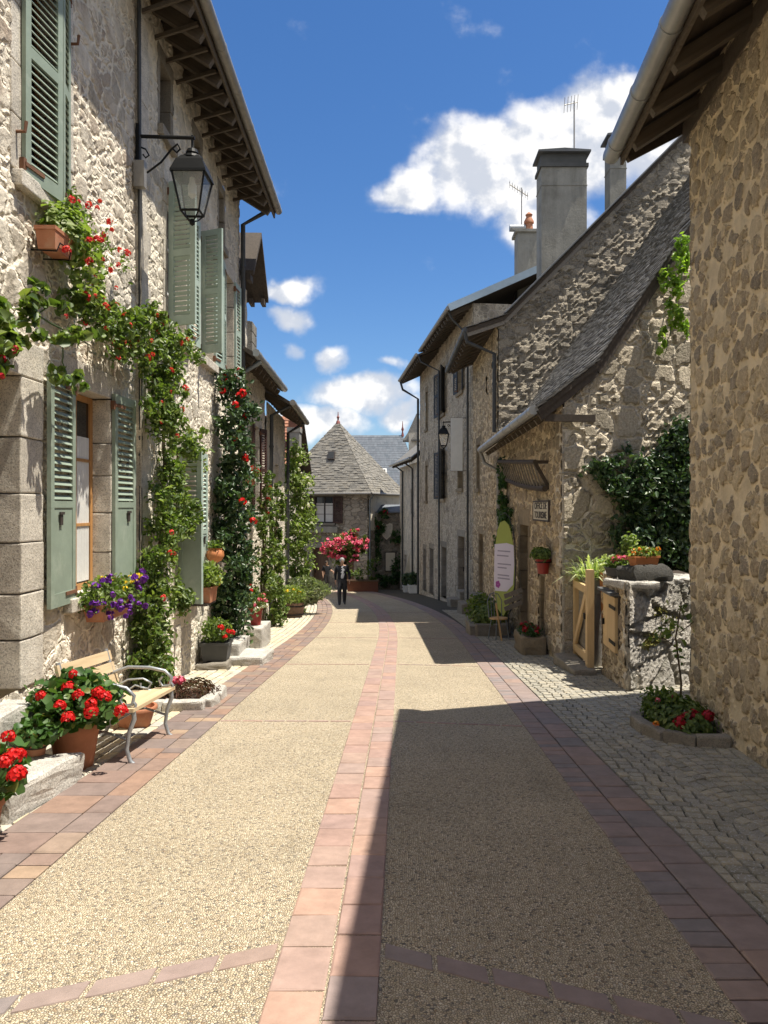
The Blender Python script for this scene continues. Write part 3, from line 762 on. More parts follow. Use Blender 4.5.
def roof_slab(house, w, prof, us, ue, th, m, name='roof', under='old_board'):
    """prof: (outward, height) points from the eave inwards; us/ue give the ends at each outward"""
    mb = MB(); vs = []
    for (o, z) in prof:
        for (uu, dz) in ((us(o), 0), (ue(o), 0), (us(o), -th), (ue(o), -th)): vs.append(w.p(uu, z+dz, o))
    fs = []; mi = []
    for i in range(len(prof)-1):
        a, b = i*4, i*4+4
        mb.add([vs[a], vs[a+1], vs[b+1], vs[b]], [(0, 1, 2, 3)], None, 0); mb.add([vs[a+2], vs[b+2], vs[b+3], vs[a+3]], [(0, 1, 2, 3)], None, 1)
        mb.add([vs[a], vs[b], vs[b+2], vs[a+2]], [(0, 1, 2, 3)], None, 1); mb.add([vs[a+1], vs[a+3], vs[b+3], vs[b+1]], [(0, 1, 2, 3)], None, 1)
    mb.add([vs[0], vs[2], vs[3], vs[1]], [(0, 1, 2, 3)], None, 1)
    return mb.build(name, [MATS[m], MATS[under]], house, True)
def slates(mb, w, prof, us, ue, wid=.2, exp=.14, th=.016, jit=.02):
    """courses of overlapping slabs up the slope"""
    seg = [(Vector((prof[i][0], prof[i][1])), Vector((prof[i+1][0], prof[i+1][1]))) for i in range(len(prof)-1)]
    for (a, b) in seg:
        L = (b-a).length; n = int(L/exp); d = (b-a)/L; nv = Vector((-d.y, d.x))
        if nv.y < 0: nv = -nv
        for r in range(n):
            q = a+d*(r*L/n); o0 = q.x; u = us(o0)-rng.uniform(0, wid*.5); e = ue(o0)
            while u < e:
                ww = wid*rng.uniform(.6, 1.35); u1 = min(u+ww, e+.02); l = exp*rng.uniform(1.5, 2.0); lift = th*rng.uniform(1.2, 2.4); sag = rng.uniform(-jit, jit)
                p0 = q-d*(.03+sag); p1 = p0+d*l
                uu0 = max(u, us(o0)-.03)
                vs = []
                for (pp, hh) in ((p0, lift), (p0, lift+th), (p1, .002), (p1, .002+th)):
                    for x in (uu0+.004, u1-.004): vs.append(w.p(x, (pp+nv*hh).y, (pp+nv*hh).x))
                mb.add(vs, [(2, 3, 7, 6), (0, 1, 3, 2), (0, 2, 6, 4), (1, 5, 7, 3)]); u = u1
def rafters(roof, w, u0, u1, ov, ze, tanp, n, inner=-.1, sec=(.09, .12), m='rafter', th=.1):
    """rafter tails under the eave: one mesh, copied along"""
    sl = math.hypot(1, tanp); L = (ov-.05-inner)*sl
    mb = MB(); mb.frame_box((L/2, 0, 0), (L/2, 0, 0), (0, sec[0]/2, 0), (0, 0, sec[1]/2)); me = mb.mesh('rafter', MATS[m])
    d = (-w.n+w.z*tanp).normalized(); sd = w.u; up = d.cross(sd)
    if up.z < 0: up = -up
    for i in range(n):
        u = u0+(u1-u0)*(i+.5)/n+rng.uniform(-.03, .03); o = w.p(u, ze-th-sec[1]/2-.01, ov-.05)
        R = Matrix((d, up.cross(d), up)).transposed().to_4x4(); R.translation = o
        ob = link('rafter', me, roof); ob.matrix_parent_inverse = wm(roof).inverted(); ob.matrix_basis = R
def gutter(house, w, u0, u1, ov, ze, r=.075, m='zinc', joints=True, dz0=0.0, dz1=0.0):
    mb = MB(); n = 10; vs = []; k = 2
    a, b = w.p(u0, ze+dz0, ov), w.p(u1, ze+dz1, ov); mb.tube([a, b], r, 14)
    if joints:
        L = (b-a).length; j = int(L/1.0)
        for i in range(j+1):
            p = a+(b-a)*(i+.3)/(j+.6); mb.tube([p-w.u*.02, p+w.u*.02], r*1.09, 14)
    return mb.build('gutter', MATS[m], house, True, smooth=True)
def downpipe(house, pts, r=.045, m='zinc', name='downpipe', collars=True):
    mb = MB(); mb.tube(pts, r, 10)
    if collars:
        a, b = Vector(pts[-2]), Vector(pts[-1]); L = (b-a).length
        for i in range(int(L/1.6)):
            p = a+(b-a)*((i+.5)*1.6/L); d = (b-a)/L; mb.tube([p-d*.025, p+d*.025], r*1.25, 10)
    return mb.build(name, MATS[m], house, True, smooth=True)
def eave(house, w, u0, u1, ov, ze, tanp, depth, m, nraft, th=.09, gm='zinc', gr=.075, us=None, ue=None, back=True, slate=None, inner=-.1):
    us = us or (lambda o: u0); ue = ue or (lambda o: u1)
    prof = [(ov, ze), (-depth, ze+tanp*(ov+depth))]
    if back: prof.append((-2*depth-ov, ze))
    r = roof_slab(house, w, prof, us, ue, th, m)
    if slate:
        s = MB(); slates(s, w, prof[:2], us, ue, *slate); s.build('roof_covering', MATS[m], r, True)
    if nraft: rafters(r, w, us(ov)+.1, ue(ov)-.1, ov, ze, tanp, nraft, inner, th=th)
    if gr: gutter(r, w, us(ov), ue(ov), ov+gr*.75, ze-.02, gr, gm)
    return r
# ------------------------------------------------------------------ the houses on the left
# near house with the doorway and the oak window
LX = -3.1
def build_left_near():
    h = thing('stone_house', 'cream rubble house with green louvred shutters beside the bench and geraniums', 'house', (LX, 4, gz(0, 4)))
    w = Wall((LX, -6), (LX, 9.05), 1); U = lambda y: y+6
    mb = MB()
    W1 = (U(7.19), U(8.14), .76, 2.74); D = (U(4.95), U(6.2), gz(0, 5.8)+.55, 2.66); W2 = (U(6.27), U(7.02), 4.3, 6.3)
    holes = [hole(*W1), hole(*D, .4, False, .3), hole(*W2, .2, True, .26)]
    sheet(mb, w, 0, U(4), -.4, 8.0, (), .25); sheet(mb, w, U(4), w.L, -.95, 8.0, holes, .04)
    body(mb, w, 0, w.L, -1.2, 7.9, -7, -.32)
    mb.build('wall', MATS['stone_cream'], h, True)
    surround(h, w, *W1, 'granite_pale'); surround(h, w, *D, 'granite_pale', .4, .03, .32, False, .3, 'door_surround'); surround(h, w, *W2, 'granite_pale')
    window(h, w, *W1, 'window_oak', -.17, True, 2); window(h, w, *W2, 'window_oak', -.2)
    door(h, w, *D, 'door_brown', -.3)
    shutter(h, w, U(7.17), .72, 2.80, .57, .05, -1, 'shutter_green', full=False); shutter(h, w, U(8.16), .72, 2.80, .57, .04, 1, 'shutter_green', full=False)
    shutter(h, w, U(6.22), 4.27, 6.36, .54, .12, 1, 'shutter_green'); shutter(h, w, U(7.06), 4.27, 6.36, .31, .22, -1, 'shutter_green')
    eave(h, w, -.5, w.L, .70, 7.86, .62, 3.6, 'slate', 18)
    # iron holders on the wall beside the shutters
    for y, z in ((6.15, 4.6), (7.15, 5.9)):
        b = MB(); b.tube([w.p(U(y), z, 0), w.p(U(y), z, .09), w.p(U(y), z+.08, .10)], .014, 6); b.build('shutter_stay', MATS['rust'], h, True)
    downpipe(h, [w.p(w.L-.16, 8.0, .06), w.p(w.L-.10, 3.2, .06), w.p(w.L-.10, gz(0, 9), .06)], .022, 'pipe_dark', 'cable_pipe')
    m = MB(); m.box(w.p(w.L-.2, 5.42, .09), (.12, .09, .3)); m.build('junction_box', MATS['zinc_old'], h, True)
    return h
build_left_near()
def build_left_mid():
    h = thing('stone_house', 'tall rubble house with deep timber eaves and pale green shutters behind the lantern', 'house', (-3.1, 12, gz(0, 12)))
    w = Wall((-3.04, 8.95), (-3.2, 15.1), 1); U = w.uy
    w.a += Vector((0, 0, 0))
    mb = MB()
    A = (U(10.02), U(10.95), 3.95, 5.8); B = (U(11.82), U(12.7), 3.95, 5.8); Cc = (U(13.6), U(14.45), 3.95, 5.8)
    at = [(U(9.7), U(10.2), 6.4, 7.25), (U(11.45), U(11.9), 6.4, 7.15), (U(13.2), U(13.6), 6.15, 7.05)]
    D = (U(10.5), U(11.5), .3, 2.4); D2 = (U(13.55), U(14.5), gz(0, 14)+.35, 1.6)
    sides = [A, B, Cc, D, D2]
    holes = [hole(*q) for q in sides]+[hole(*q, .12, True, .18) for q in at]
    sheet(mb, w, 0, w.L, -1.5, 7.75, holes, .045)
    e = Wall((-3.04, 8.95), (-8, 8.95), -1); sheet(mb, e, 0, .3, -1.2, 7.7, (), .1)
    body(mb, w, .05, w.L, -1.5, 7.55, -7, -.33)
    mb.build('wall', MATS['stone_pale'], h, True)
    for q in sides: surround(h, w, *q, 'granite_pale', .18)
    for q in at:
        surround(h, w, *q, 'granite_dark', .12, .015, .3, True, .18)
        m = MB(); wbox(m, w, q[0], q[1], q[2], q[3], -.30, -.27); m.build('attic_opening', MATS['inside'], h, True)
    for q in (A, B, Cc): window(h, w, *q, 'paint_white')
    window(h, w, *D, 'window_oak'); door(h, w, *D2)
    shutter(h, w, A[0]-.02, 3.95, 5.82, .40, 1.22, -1, 'shutter_pale'); shutter(h, w, A[1]+.02, 3.95, 5.82, .46, .12, 1, 'shutter_pale')
    shutter(h, w, B[0]-.02, 3.95, 5.82, .38, 1.15, -1, 'shutter_pale'); shutter(h, w, B[1]+.02, 3.95, 5.82, .44, .1, 1, 'shutter_pale')
    shutter(h, w, Cc[0]-.02, 3.95, 5.82, .42, .12, -1, 'shutter_pale'); shutter(h, w, Cc[1]+.02, 3.95, 5.82, .42, .06, 1, 'shutter_pale')
    shutter(h, w, D[0]-.02, .3, 2.42, .40, 1.1, -1, 'shutter_pale', full=False); shutter(h, w, D[1]+.02, .3, 2.42, .46, .08, 1, 'shutter_pale', full=False)
    # the eave swings out a little towards the viewer
    r = roof_slab(h, w, [(.68, 7.52), (-3.6, 10.3), (-7.9, 7.5)], lambda o: -.45, lambda o: w.L+.25, .09, 'slate')
    rafters(r, w, -.35, w.L+.1, .68, 7.52, .62, 13, th=.09, sec=(.095, .17))
    f = MB(); f.bar(w.p(-.45, 7.44, .66), w.p(w.L+.25, 7.44, .66), .03, .16); f.build('fascia', MATS['rafter'], r, True)
    gutter(r, w, -.45, w.L+.25, .745, 7.50, .07, 'zinc_old')
    for i in range(12):
        q = MB(); q.bar(w.p(-.22+i*.5, 7.40, .60), w.p(.02+i*.5, 7.36, -.02), .035, .05); q.build('brace', MATS['rafter'], r, True)
    quoins(h, w, 1, e, 1, -.6, 7.4, 'granite_pale', a=(.22, .3))
    downpipe(h, [w.p(w.L-.1, 7.4, .62), w.p(w.L-.1, 7.1, .1), w.p(w.L-.1, gz(0, 15), .1)], .045, 'pipe_dark')
    return h
build_left_mid()
def build_left_far():
    h = thing('stone_house', 'low rubble house with a wall dormer and grey zinc gutter beyond the tall rubble house', 'house', (-3.4, 17, gz(0, 17)))
    w = Wall((-3.36, 15.1), (-3.5, 19.6), 1); U = w.uy
    mb = MB(); Wn = (U(17.75), U(18.6), 1.5, 3.5); D = (U(16.1), U(17.0), gz(0, 16.5)+.2, 1.15)
    dm = (U(15.35), U(16.9))
    sheet(mb, w, 0, w.L, -1.8, 4.7, [hole(*Wn), hole(*D, .2, False)], .07)
    sheet(mb, w, dm[0], dm[1], 4.7, 6.35, [(dm[0]+.4, dm[1]-.4, 4.95, 5.95)], .1)
    body(mb, w, 0, w.L, -1.8, 4.6, -6, -.33); body(mb, w, dm[0], dm[1], 4.6, 6.3, -3.5, -.2)
    mb.build('wall', MATS['stone_pale'], h, True)
    surround(h, w, *Wn, 'granite_pale'); surround(h, w, *D, 'granite_pale', .2, .02, .27, False); window(h, w, *Wn, 'paint_dark'); door(h, w, *D)
    shutter(h, w, Wn[0]-.02, Wn[2], Wn[3], .42, .1, -1, 'shutter_brown'); shutter(h, w, Wn[1]+.02, Wn[2], Wn[3], .42, .2, 1, 'shutter_brown')
    d = MB(); wbox(d, w, dm[0]+.4, dm[1]-.4, 4.95, 5.95, -.18, -.15); d.build('dormer_window', MATS['glass_dark'], h, True)
    r = MB(); c = (dm[0]+dm[1])/2; hw = (dm[1]-dm[0])/2+.25
    for s in (-1, 1):
        a, b = w.p(c, 7.35, 0), w.p(c+s*hw, 6.3, 0)
        vs = [w.p(c, 7.35, .45), w.p(c+s*hw, 6.25, .45), w.p(c+s*hw, 6.25, -3.5), w.p(c, 7.35, -3.5)]
        vs += [v-Vector((0, 0, .1)) for v in vs]; r.add(vs, [(0, 1, 2, 3), (7, 6, 5, 4), (0, 4, 5, 1), (1, 5, 6, 2), (2, 6, 7, 3), (3, 7, 4, 0)])
    r.prism([(c-hw+.3, 6.3), (c+hw-.3, 6.3), (c, 7.28)], w.u, w.z, w.n, w.p(0, 0, -.05), .1)
    for s in (-1, 1):
        for q in (-.3, .1, .35): r.bar(w.p(c+s*(hw-.12), 6.12, q-.04), w.p(c+s*(hw-.12), 6.12, q+.04), .3, .12)
    r.build('dormer_roof', MATS['old_board'], h, True)
    k = MB(); wbox(k, w, U(18.0), U(18.7), 5.2, 5.95, -.9, -.1)
    for zz in (5.35, 5.6, 5.85):
        for uu in (U(18.0), U(18.23), U(18.46)): wrock(k, w, uu, uu+.23, zz-.14, zz+.1, -.13, -.05, .01, .004, 0)
    k.build('chimney', MATS['slate_old'], h, True)
    roof = eave(h, w, -.15, w.L, .46, 4.62, .62, 3.2, 'slate', 9, gm='zinc')
    downpipe(h, [w.p(.25, 4.5, .55), w.p(.25, 4.2, .08), w.p(.25, gz(0, 15.3), .08)], .05, 'pipe_grey')
    h2 = thing('rendered_house', 'narrow lime washed house with sagging eave beyond the house with the dormer', 'house', (-3.6, 21.5, gz(0, 21.5)))
    w = Wall((-3.46, 19.6), (-3.66, 24.0), 1); U = w.uy; mb = MB(); Wn = (U(21.4), U(22.2), 1.2, 2.8)
    sheet(mb, w, 0, w.L, -2.1, 4.3, [hole(*Wn)], .1); e = Wall((-3.66, 24.0), (-9, 24.2), -1)
    body(mb, w, 0, w.L, -2.1, 4.2, -6, -.33); mb.build('wall', MATS['stone_pale'], h2, True)
    surround(h2, w, *Wn, 'granite_pale'); window(h2, w, *Wn, 'paint_dark')
    roof = eave(h2, w, -.05, w.L+.3, .62, 4.28, .62, 3.2, 'slate', 8, gm='zinc_old')
    downpipe(h2, [w.p(w.L-.1, 4.2, .6), w.p(w.L-.1, 3.9, .12), w.p(w.L-.1, gz(0, 24), .1)], .05, 'pipe_dark')
    downpipe(h2, [w.p(.15, 4.2, .6), w.p(.15, 3.95, .12), w.p(.15, gz(0, 20), .1)], .05, 'pipe_dark')
build_left_far()
def build_red_roof_house():
    h = thing('roof_tile_house', 'distant house with a terracotta tiled roof and brick chimney by the pyramid roof', 'house', (-7.5, 38, gz(0, 38)))
    mb = MB(); mb.box((-8.3, 38.5, .2), (6.0, 6, 6.4)); mb.build('wall', MATS['limewash'], h, True)
    w = Wall((-11.4, 35.4), (-5.2, 35.4), 1)
    prof = [(.4, 3.5), (-3.0, 6.0), (-6.4, 3.5)]
    roof_slab(h, w, prof, lambda o: -.2, lambda o: 6.5, .12, 'roof_tile')
    s = MB(); slates(s, w, prof[:2], lambda o: -.2, lambda o: 6.5, .24, .3, .04); s.build('roof_covering', MATS['roof_tile'], h, True)
    c = MB(); c.box((-5.05, 36.2, 4.55), (.55, .7, 1.1)); c.box((-5.05, 36.2, 5.2), (.62, .78, .22)); ch = c.build('chimney', MATS['concrete'], h, True)
    c = MB(); c.box((-5.05, 36.2, 5.45), (.5, .6, .36)); c.build('chimney_cap', MATS['brick'], ch, True)
build_red_roof_house()

# ------------------------------------------------------------------ the pyramid roofed house that closes the lane
def build_tower():
    h = thing('tower_house', 'square stone house with a tall grey pyramid roof closing the lane', 'house', (-4.1, 49.3, gz(0, 49)))
    C0 = Vector((-2.05, 46.0)); a1 = math.radians(69); dr = Vector((math.cos(a1), math.sin(a1))); dl = Vector((-math.sin(a1), math.cos(a1)))
    wl = Wall(C0, C0+dl*6.2, 1); wr = Wall(C0, C0+dr*5.2, 1)
    zg = -3.8
    if wl.n.y > 0: wl.n = -wl.n
    if wr.n.x < 0: wr.n = -wr.n
    mb = MB()
    Wn = (2.3, 3.6, .62, 2.25); Dn = (2.6, 3.7, -3.4, -.9); pass_ = (.9, 1.8, -3.3, -1.1)
    sheet(mb, wl, 0, 6.2, zg, 2.65, [hole(*Wn, .22), hole(*Dn, .25, False), hole(*pass_, .2, False)], .12); sheet(mb, wr, 0, 5.2, zg, 2.65, (), .12)
    cc = C0+dl*3.1+dr*2.6
    mb.frame_box((cc.x, cc.y, -.6), Vector((dl.x, dl.y, 0))*2.7, Vector((dr.x, dr.y, 0))*2.2, (0, 0, 3.2))
    mb.build('wall', MATS['stone_tower'], h, True)
    lw = MB(); wbox(lw, wr, .15, 5.1, .2, 2.6, .0, .07); lw.build('rendered_panel', MATS['limewash'], h, True)
    surround(h, wl, *Wn, 'granite_dark', .22); surround(h, wl, *Dn, 'granite_dark', .25, .03, .27, False); surround(h, wl, *pass_, 'granite_dark', .2, .03, .27, False)
    window(h, wl, *Wn, 'paint_dark', curtain=True); door(h, wl, *Dn, 'door_brown'); door(h, wl, *pass_, 'door_brown')
    for s, u in ((-1, Wn[0]-.02), (1, Wn[1]+.02)): shutter(h, wl, u, Wn[2], Wn[3], .66, .08, s, 'shutter_brown', brackets=False)
    bl = MB(); wbox(bl, wl, 1.9, 4.4, .05, .40, .02, .22); bl.build('balcony_ledge', MATS['concrete'], h, True)
    # pyramid roof: flared eaves, four slopes laid with stone slates
    ov = .42; base = []; ap = Vector((cc.x-.1, cc.y, 7.1))
    def ring(k, z): return [Vector((cc.x+dl.x*sx*(3.1+ov)*k+dr.x*sy*(2.6+ov)*k, cc.y+dl.y*sx*(3.1+ov)*k+dr.y*sy*(2.6+ov)*k, z)) for sx, sy in ((-1, -1), (1, -1), (1, 1), (-1, 1))]
    r0, r1 = ring(1.0, 2.42), ring(.80, 3.30); r2 = [v+(ap-v)*.975 for v in r1]
    rb = MB(); und = [v-Vector((0, 0, .1)) for v in r0]
    for i in range(4):
        j = (i+1) % 4
        for (p, q) in ((r0, r1), (r1, r2)): rb.add([p[i], p[j], q[j], q[i]], [(0, 1, 2, 3)])
        rb.add([und[i], und[j], r0[j], r0[i]], [(0, 1, 2, 3)])
    rb.add(und, [(3, 2, 1, 0)]); rb.add(r2, [(0, 1, 2, 3)])
    rf = rb.build('roof', MATS['slate_old'], h, True)
    s = MB()
    for i in range(4):
        j = (i+1) % 4
        for (p, q, nr) in ((r0, r1, 6), (r1, r2, 34)):
            for k in range(nr):
                f0, f1 = k/nr, min(1.0, (k+1.7)/nr); a, b = p[i].lerp(q[i], f0), p[j].lerp(q[j], f0); a2, b2 = p[i].lerp(q[i], f1), p[j].lerp(q[j], f1)
                nn = (b-a).cross(a2-a).normalized()
                if nn.z < 0: nn = -nn
                L = (b-a).length; n = max(1, int(L/.27)); cuts = [0]+sorted(min(.99, max(.01, (x+rng.uniform(-.3, .3))/n)) for x in range(1, n))+[1]
                for c0, c1 in zip(cuts[:-1], cuts[1:]):
                    li = rng.uniform(.015, .05)
                    v = [a.lerp(b, c0)+nn*li, a.lerp(b, c1)+nn*li, a2.lerp(b2, c1)+nn*.004, a2.lerp(b2, c0)+nn*.004, a.lerp(b, c0)-nn*.01, a.lerp(b, c1)-nn*.01]
                    s.add(v, [(0, 1, 2, 3), (4, 5, 1, 0)])
    s.build('roof_covering', MATS['slate_old'], rf, True)
    f = MB(); f.lathe([(.16, -.25), (.12, 0), (.05, .08), (.06, .2), (.1, .28), (.04, .36), (.02, .62)], ap, 10); f.build('finial', MATS['red_metal'], rf, True, smooth=True)
    # skylight on the slope facing the lane
    pl, pr = r1[0].lerp(r1[1], .37), r1[0].lerp(r1[1], .50)
    mid = .30; a, b = pl.lerp(ap, mid), pr.lerp(ap, mid); a2, b2 = pl.lerp(ap, mid+.17), pr.lerp(ap, mid+.17); nn = (b-a).cross(a2-a).normalized(); nn = nn if nn.z > 0 else -nn
    c = (a+b+a2+b2)/4
    k = MB(); k.frame_box(c+nn*.07, (b-a)/2*.9, (a2-a)/2*.8, nn*.07); sk = k.build('skylight', MATS['paint_dark'], rf, True)
    k = MB(); k.frame_box(c+nn*.145, (b-a)/2*.72, (a2-a)/2*.62, nn*.008); k.build('pane', MATS['glass_dark'], sk, True)
    gutter(rf, wl, -.4, 6.6, ov+.02, 2.40, .06, 'zinc_old', False); gutter(rf, wr, -.4, 5.6, ov+.02, 2.40, .06, 'zinc_old', False)
    downpipe(h, [wr.p(.1, 2.3, .35), wr.p(.1, 2.0, .1), wr.p(.1, zg, .1)], .05, 'pipe_grey')
build_tower()
def build_slate_house():
    h = thing('slate_roof_house', 'house with a wide blue grey slate roof behind the pyramid roof', 'house', (-1.5, 66, gz(0, 62)))
    mb = MB(); mb.box((-2.5, 66, -1.5), (9, 6, 6.5)); mb.build('wall', MATS['limewash'], h, True)
    e = [Vector((-7.2, 62.6, 1.6)), Vector((2.2, 62.6, 1.6)), Vector((2.2, 69.4, 1.6)), Vector((-7.2, 69.4, 1.6))]; r = [Vector((-5.2, 66, 7.75)), Vector((.05, 66, 7.75))]
    rb = MB(); rb.add(e+r, [(0, 1, 5, 4), (1, 2, 5), (2, 3, 4, 5), (3, 0, 4)]); rb.add([v-Vector((0, 0, .15)) for v in e], [(3, 2, 1, 0)])
    for i in range(4):
        j = (i+1) % 4; z = Vector((0, 0, .15)); rb.add([e[i]-z, e[j]-z, e[j], e[i]], [(0, 1, 2, 3)])
    rf = rb.build('roof', MATS['slate_blue'], h, True)
    s = MB()
    for (A, B, A2, B2) in ((e[0], e[1], r[0], r[1]), (e[1], e[2], r[1], r[1])):
        n = 30
        for k in range(n):
            f0, f1 = k/n, min(1, (k+1.6)/n); a, b, a2, b2 = A.lerp(A2, f0), B.lerp(B2, f0), A.lerp(A2, f1), B.lerp(B2, f1); nn = (b-a).cross(A2-A).normalized(); nn = nn if nn.z > 0 else -nn
            L = (b-a).length; m = max(1, int(L/.3))
            for q in range(m): s.add([a.lerp(b, q/m)+nn*.03, a.lerp(b, (q+.97)/m)+nn*.03, a2.lerp(b2, (q+.97)/m)+nn*.004, a2.lerp(b2, q/m)+nn*.004], [(0, 1, 2, 3)])
    s.build('roof_covering', MATS['slate_blue'], rf, True)
    f = MB(); f.lathe([(.14, -.1), (.1, .1), (.05, .3), (.12, .5), (.05, .7), (.02, 1.2)], r[1], 10); f.build('finial', MATS['red_metal'], rf, True, smooth=True)
    k = MB(); k.frame_box((-1.7, 63.95, 4.2), (.42, 0, 0), (0, .35, .6), (0, -.05, .03)); sk = k.build('skylight', MATS['paint_white'], rf, True)
    k = MB(); k.frame_box((-1.7, 63.88, 4.25), (.32, 0, 0), (0, .27, .47), (0, -.02, .012)); k.build('pane', MATS['glass_dark'], sk, True)
build_slate_house()
def build_end_wall():
    h = thing('garden_wall', 'dark stone wall with a pale shield between the pyramid roofed house and the lane bend', 'wall', (-.7, 47.3, gz(0, 47)))
    w = Wall((-2.0, 47.2), (1.5, 47.5), 1)
    mb = MB(); sheet(mb, w, 0, w.L, -3.7, 1.35, (), .1); body(mb, w, 0, w.L, -3.7, 1.3, -.5, -.03); mb.build('masonry', MATS['stone_dry'], h, True)
    c = MB(); 
    vs = [w.p(0, 1.32, .18), w.p(w.L, 1.32, .18), w.p(w.L, 1.75, -.6), w.p(0, 1.75, -.6)]; vs += [v-Vector((0, 0, .08)) for v in vs]
    c.add(vs, [(0, 1, 2, 3), (7, 6, 5, 4), (0, 4, 5, 1), (1, 5, 6, 2), (2, 6, 7, 3), (3, 7, 4, 0)]); c.build('coping', MATS['slate_blue'], h, True)
    s = thing('shield', 'pale stone shield hanging on the dark end wall', 'shield', w.p(1.05, .15, .08))
    mb = MB(); poly = [(-.36, .42), (-.18, .46), (0, .38), (.18, .46), (.36, .42), (.37, 0), (.24, -.34), (0, -.56), (-.24, -.34), (-.37, 0)]
    mb.prism(poly, w.u, w.z, w.n, (0, 0, 0), .08); mb.build('plate', MATS['limewash'], s)
    mb = MB(); mb.prism([(x*.8, y*.8) for x, y in poly], w.u, w.z, w.n, w.n*.045, .02); mb.build('relief', MATS['granite_pale'], s)
    for (u, z, ww, hh, lab) in ((1.28, -1.75, .62, 1.15, 'tall pale notice board on the dark end wall'), (-.12+.3, -1.35, .46, .5, 'small pale notice board beside the pyramid roofed house'), (.18, -1.95, .4, .34, 'small pale notice sheet under the other notice by the pyramid roofed house')):
        n = thing('notice_board', lab, 'notice board', w.p(u, z, .1)); mb = MB()
        mb.frame_box((0, 0, 0), w.u*ww/2, w.n*.02, w.z*hh/2); mb.build('panel', MATS['sign_cream'], n)
        mb = MB()
        for s1 in (-1, 1): mb.frame_box(w.u*s1*ww/2, w.u*.02, w.n*.03, w.z*(hh/2+.02)); mb.frame_box(w.z*s1*hh/2, w.u*ww/2, w.n*.03, w.z*.02)
        mb.build('frame', MATS['paint_dark'], n)
build_end_wall()
# ------------------------------------------------------------------ the houses on the right
def build_right_near():
    h = thing('stone_house', 'ochre mortared stone house with a big zinc gutter beside the small flower bed', 'house', (2.9, 4, gz(0, 4)))
    w = Wall((2.06, -6), (2.95, 7.85), -1); e = Wall((2.95, 7.85), (7, 9.23), -1)
    mb = MB(); k = w.uy(3.5)
    sheet(mb, w, 0, k, -.6, 5.75, (), .3); sheet(mb, w, k, w.L, -.9, 5.75, (), .035); sheet(mb, e, 0, e.L, -1.2, 9, (), .1, (12, 0), lambda u: 5.26+.62*(.70+u*.97))
    for (ua, ub, oo) in ((0, w.L-.3, -.35), (w.L-.4, w.L-.015, -.02)): body(mb, w, ua, ub, -.9, 5.6, -6 if ua == 0 else -.12, oo)
    mb.build('wall', MATS['stone_ochre'], h, True)
    # roof: the far end is cut askew, following the skewed end wall
    ov = .70; tp = .62; ze = 5.33; ue = lambda o: w.L+.06+(ov-o)*.37; us = lambda o: 0
    r = roof_slab(h, w, [(ov, ze), (-3.2, ze+tp*(ov+3.2)), (-7.2, ze)], us, ue, .07, 'slate')
    rafters(r, w, 3.5, w.L+.1, ov, ze, tp, 15, -.1, (.09, .13), th=.07)
    gutter(r, w, 0, w.L+.22, ov+.06, ze-.03, .088, 'zinc')
    f = MB(); f.bar(w.p(0, ze-.08, ov-.04), w.p(w.L+.18, ze-.08, ov-.04), .03, .13); f.build('fascia', MATS['rafter'], r, True)
    v = MB(); v.bar(w.p(w.L+.05, ze-.10, ov-.05), w.p(w.L+.05+.37*4, ze-.10+tp*4, ov-.05-4), .05, .16); v.build('verge_board', MATS['old_board'], r, True)
    p = MB(); p.bar(w.p(2, 5.50, -.06), w.p(w.L+.2, 5.50, -.06), .18, .2); p.build('wall_plate', MATS['rafter'], r, True)
    return h
build_right_near()

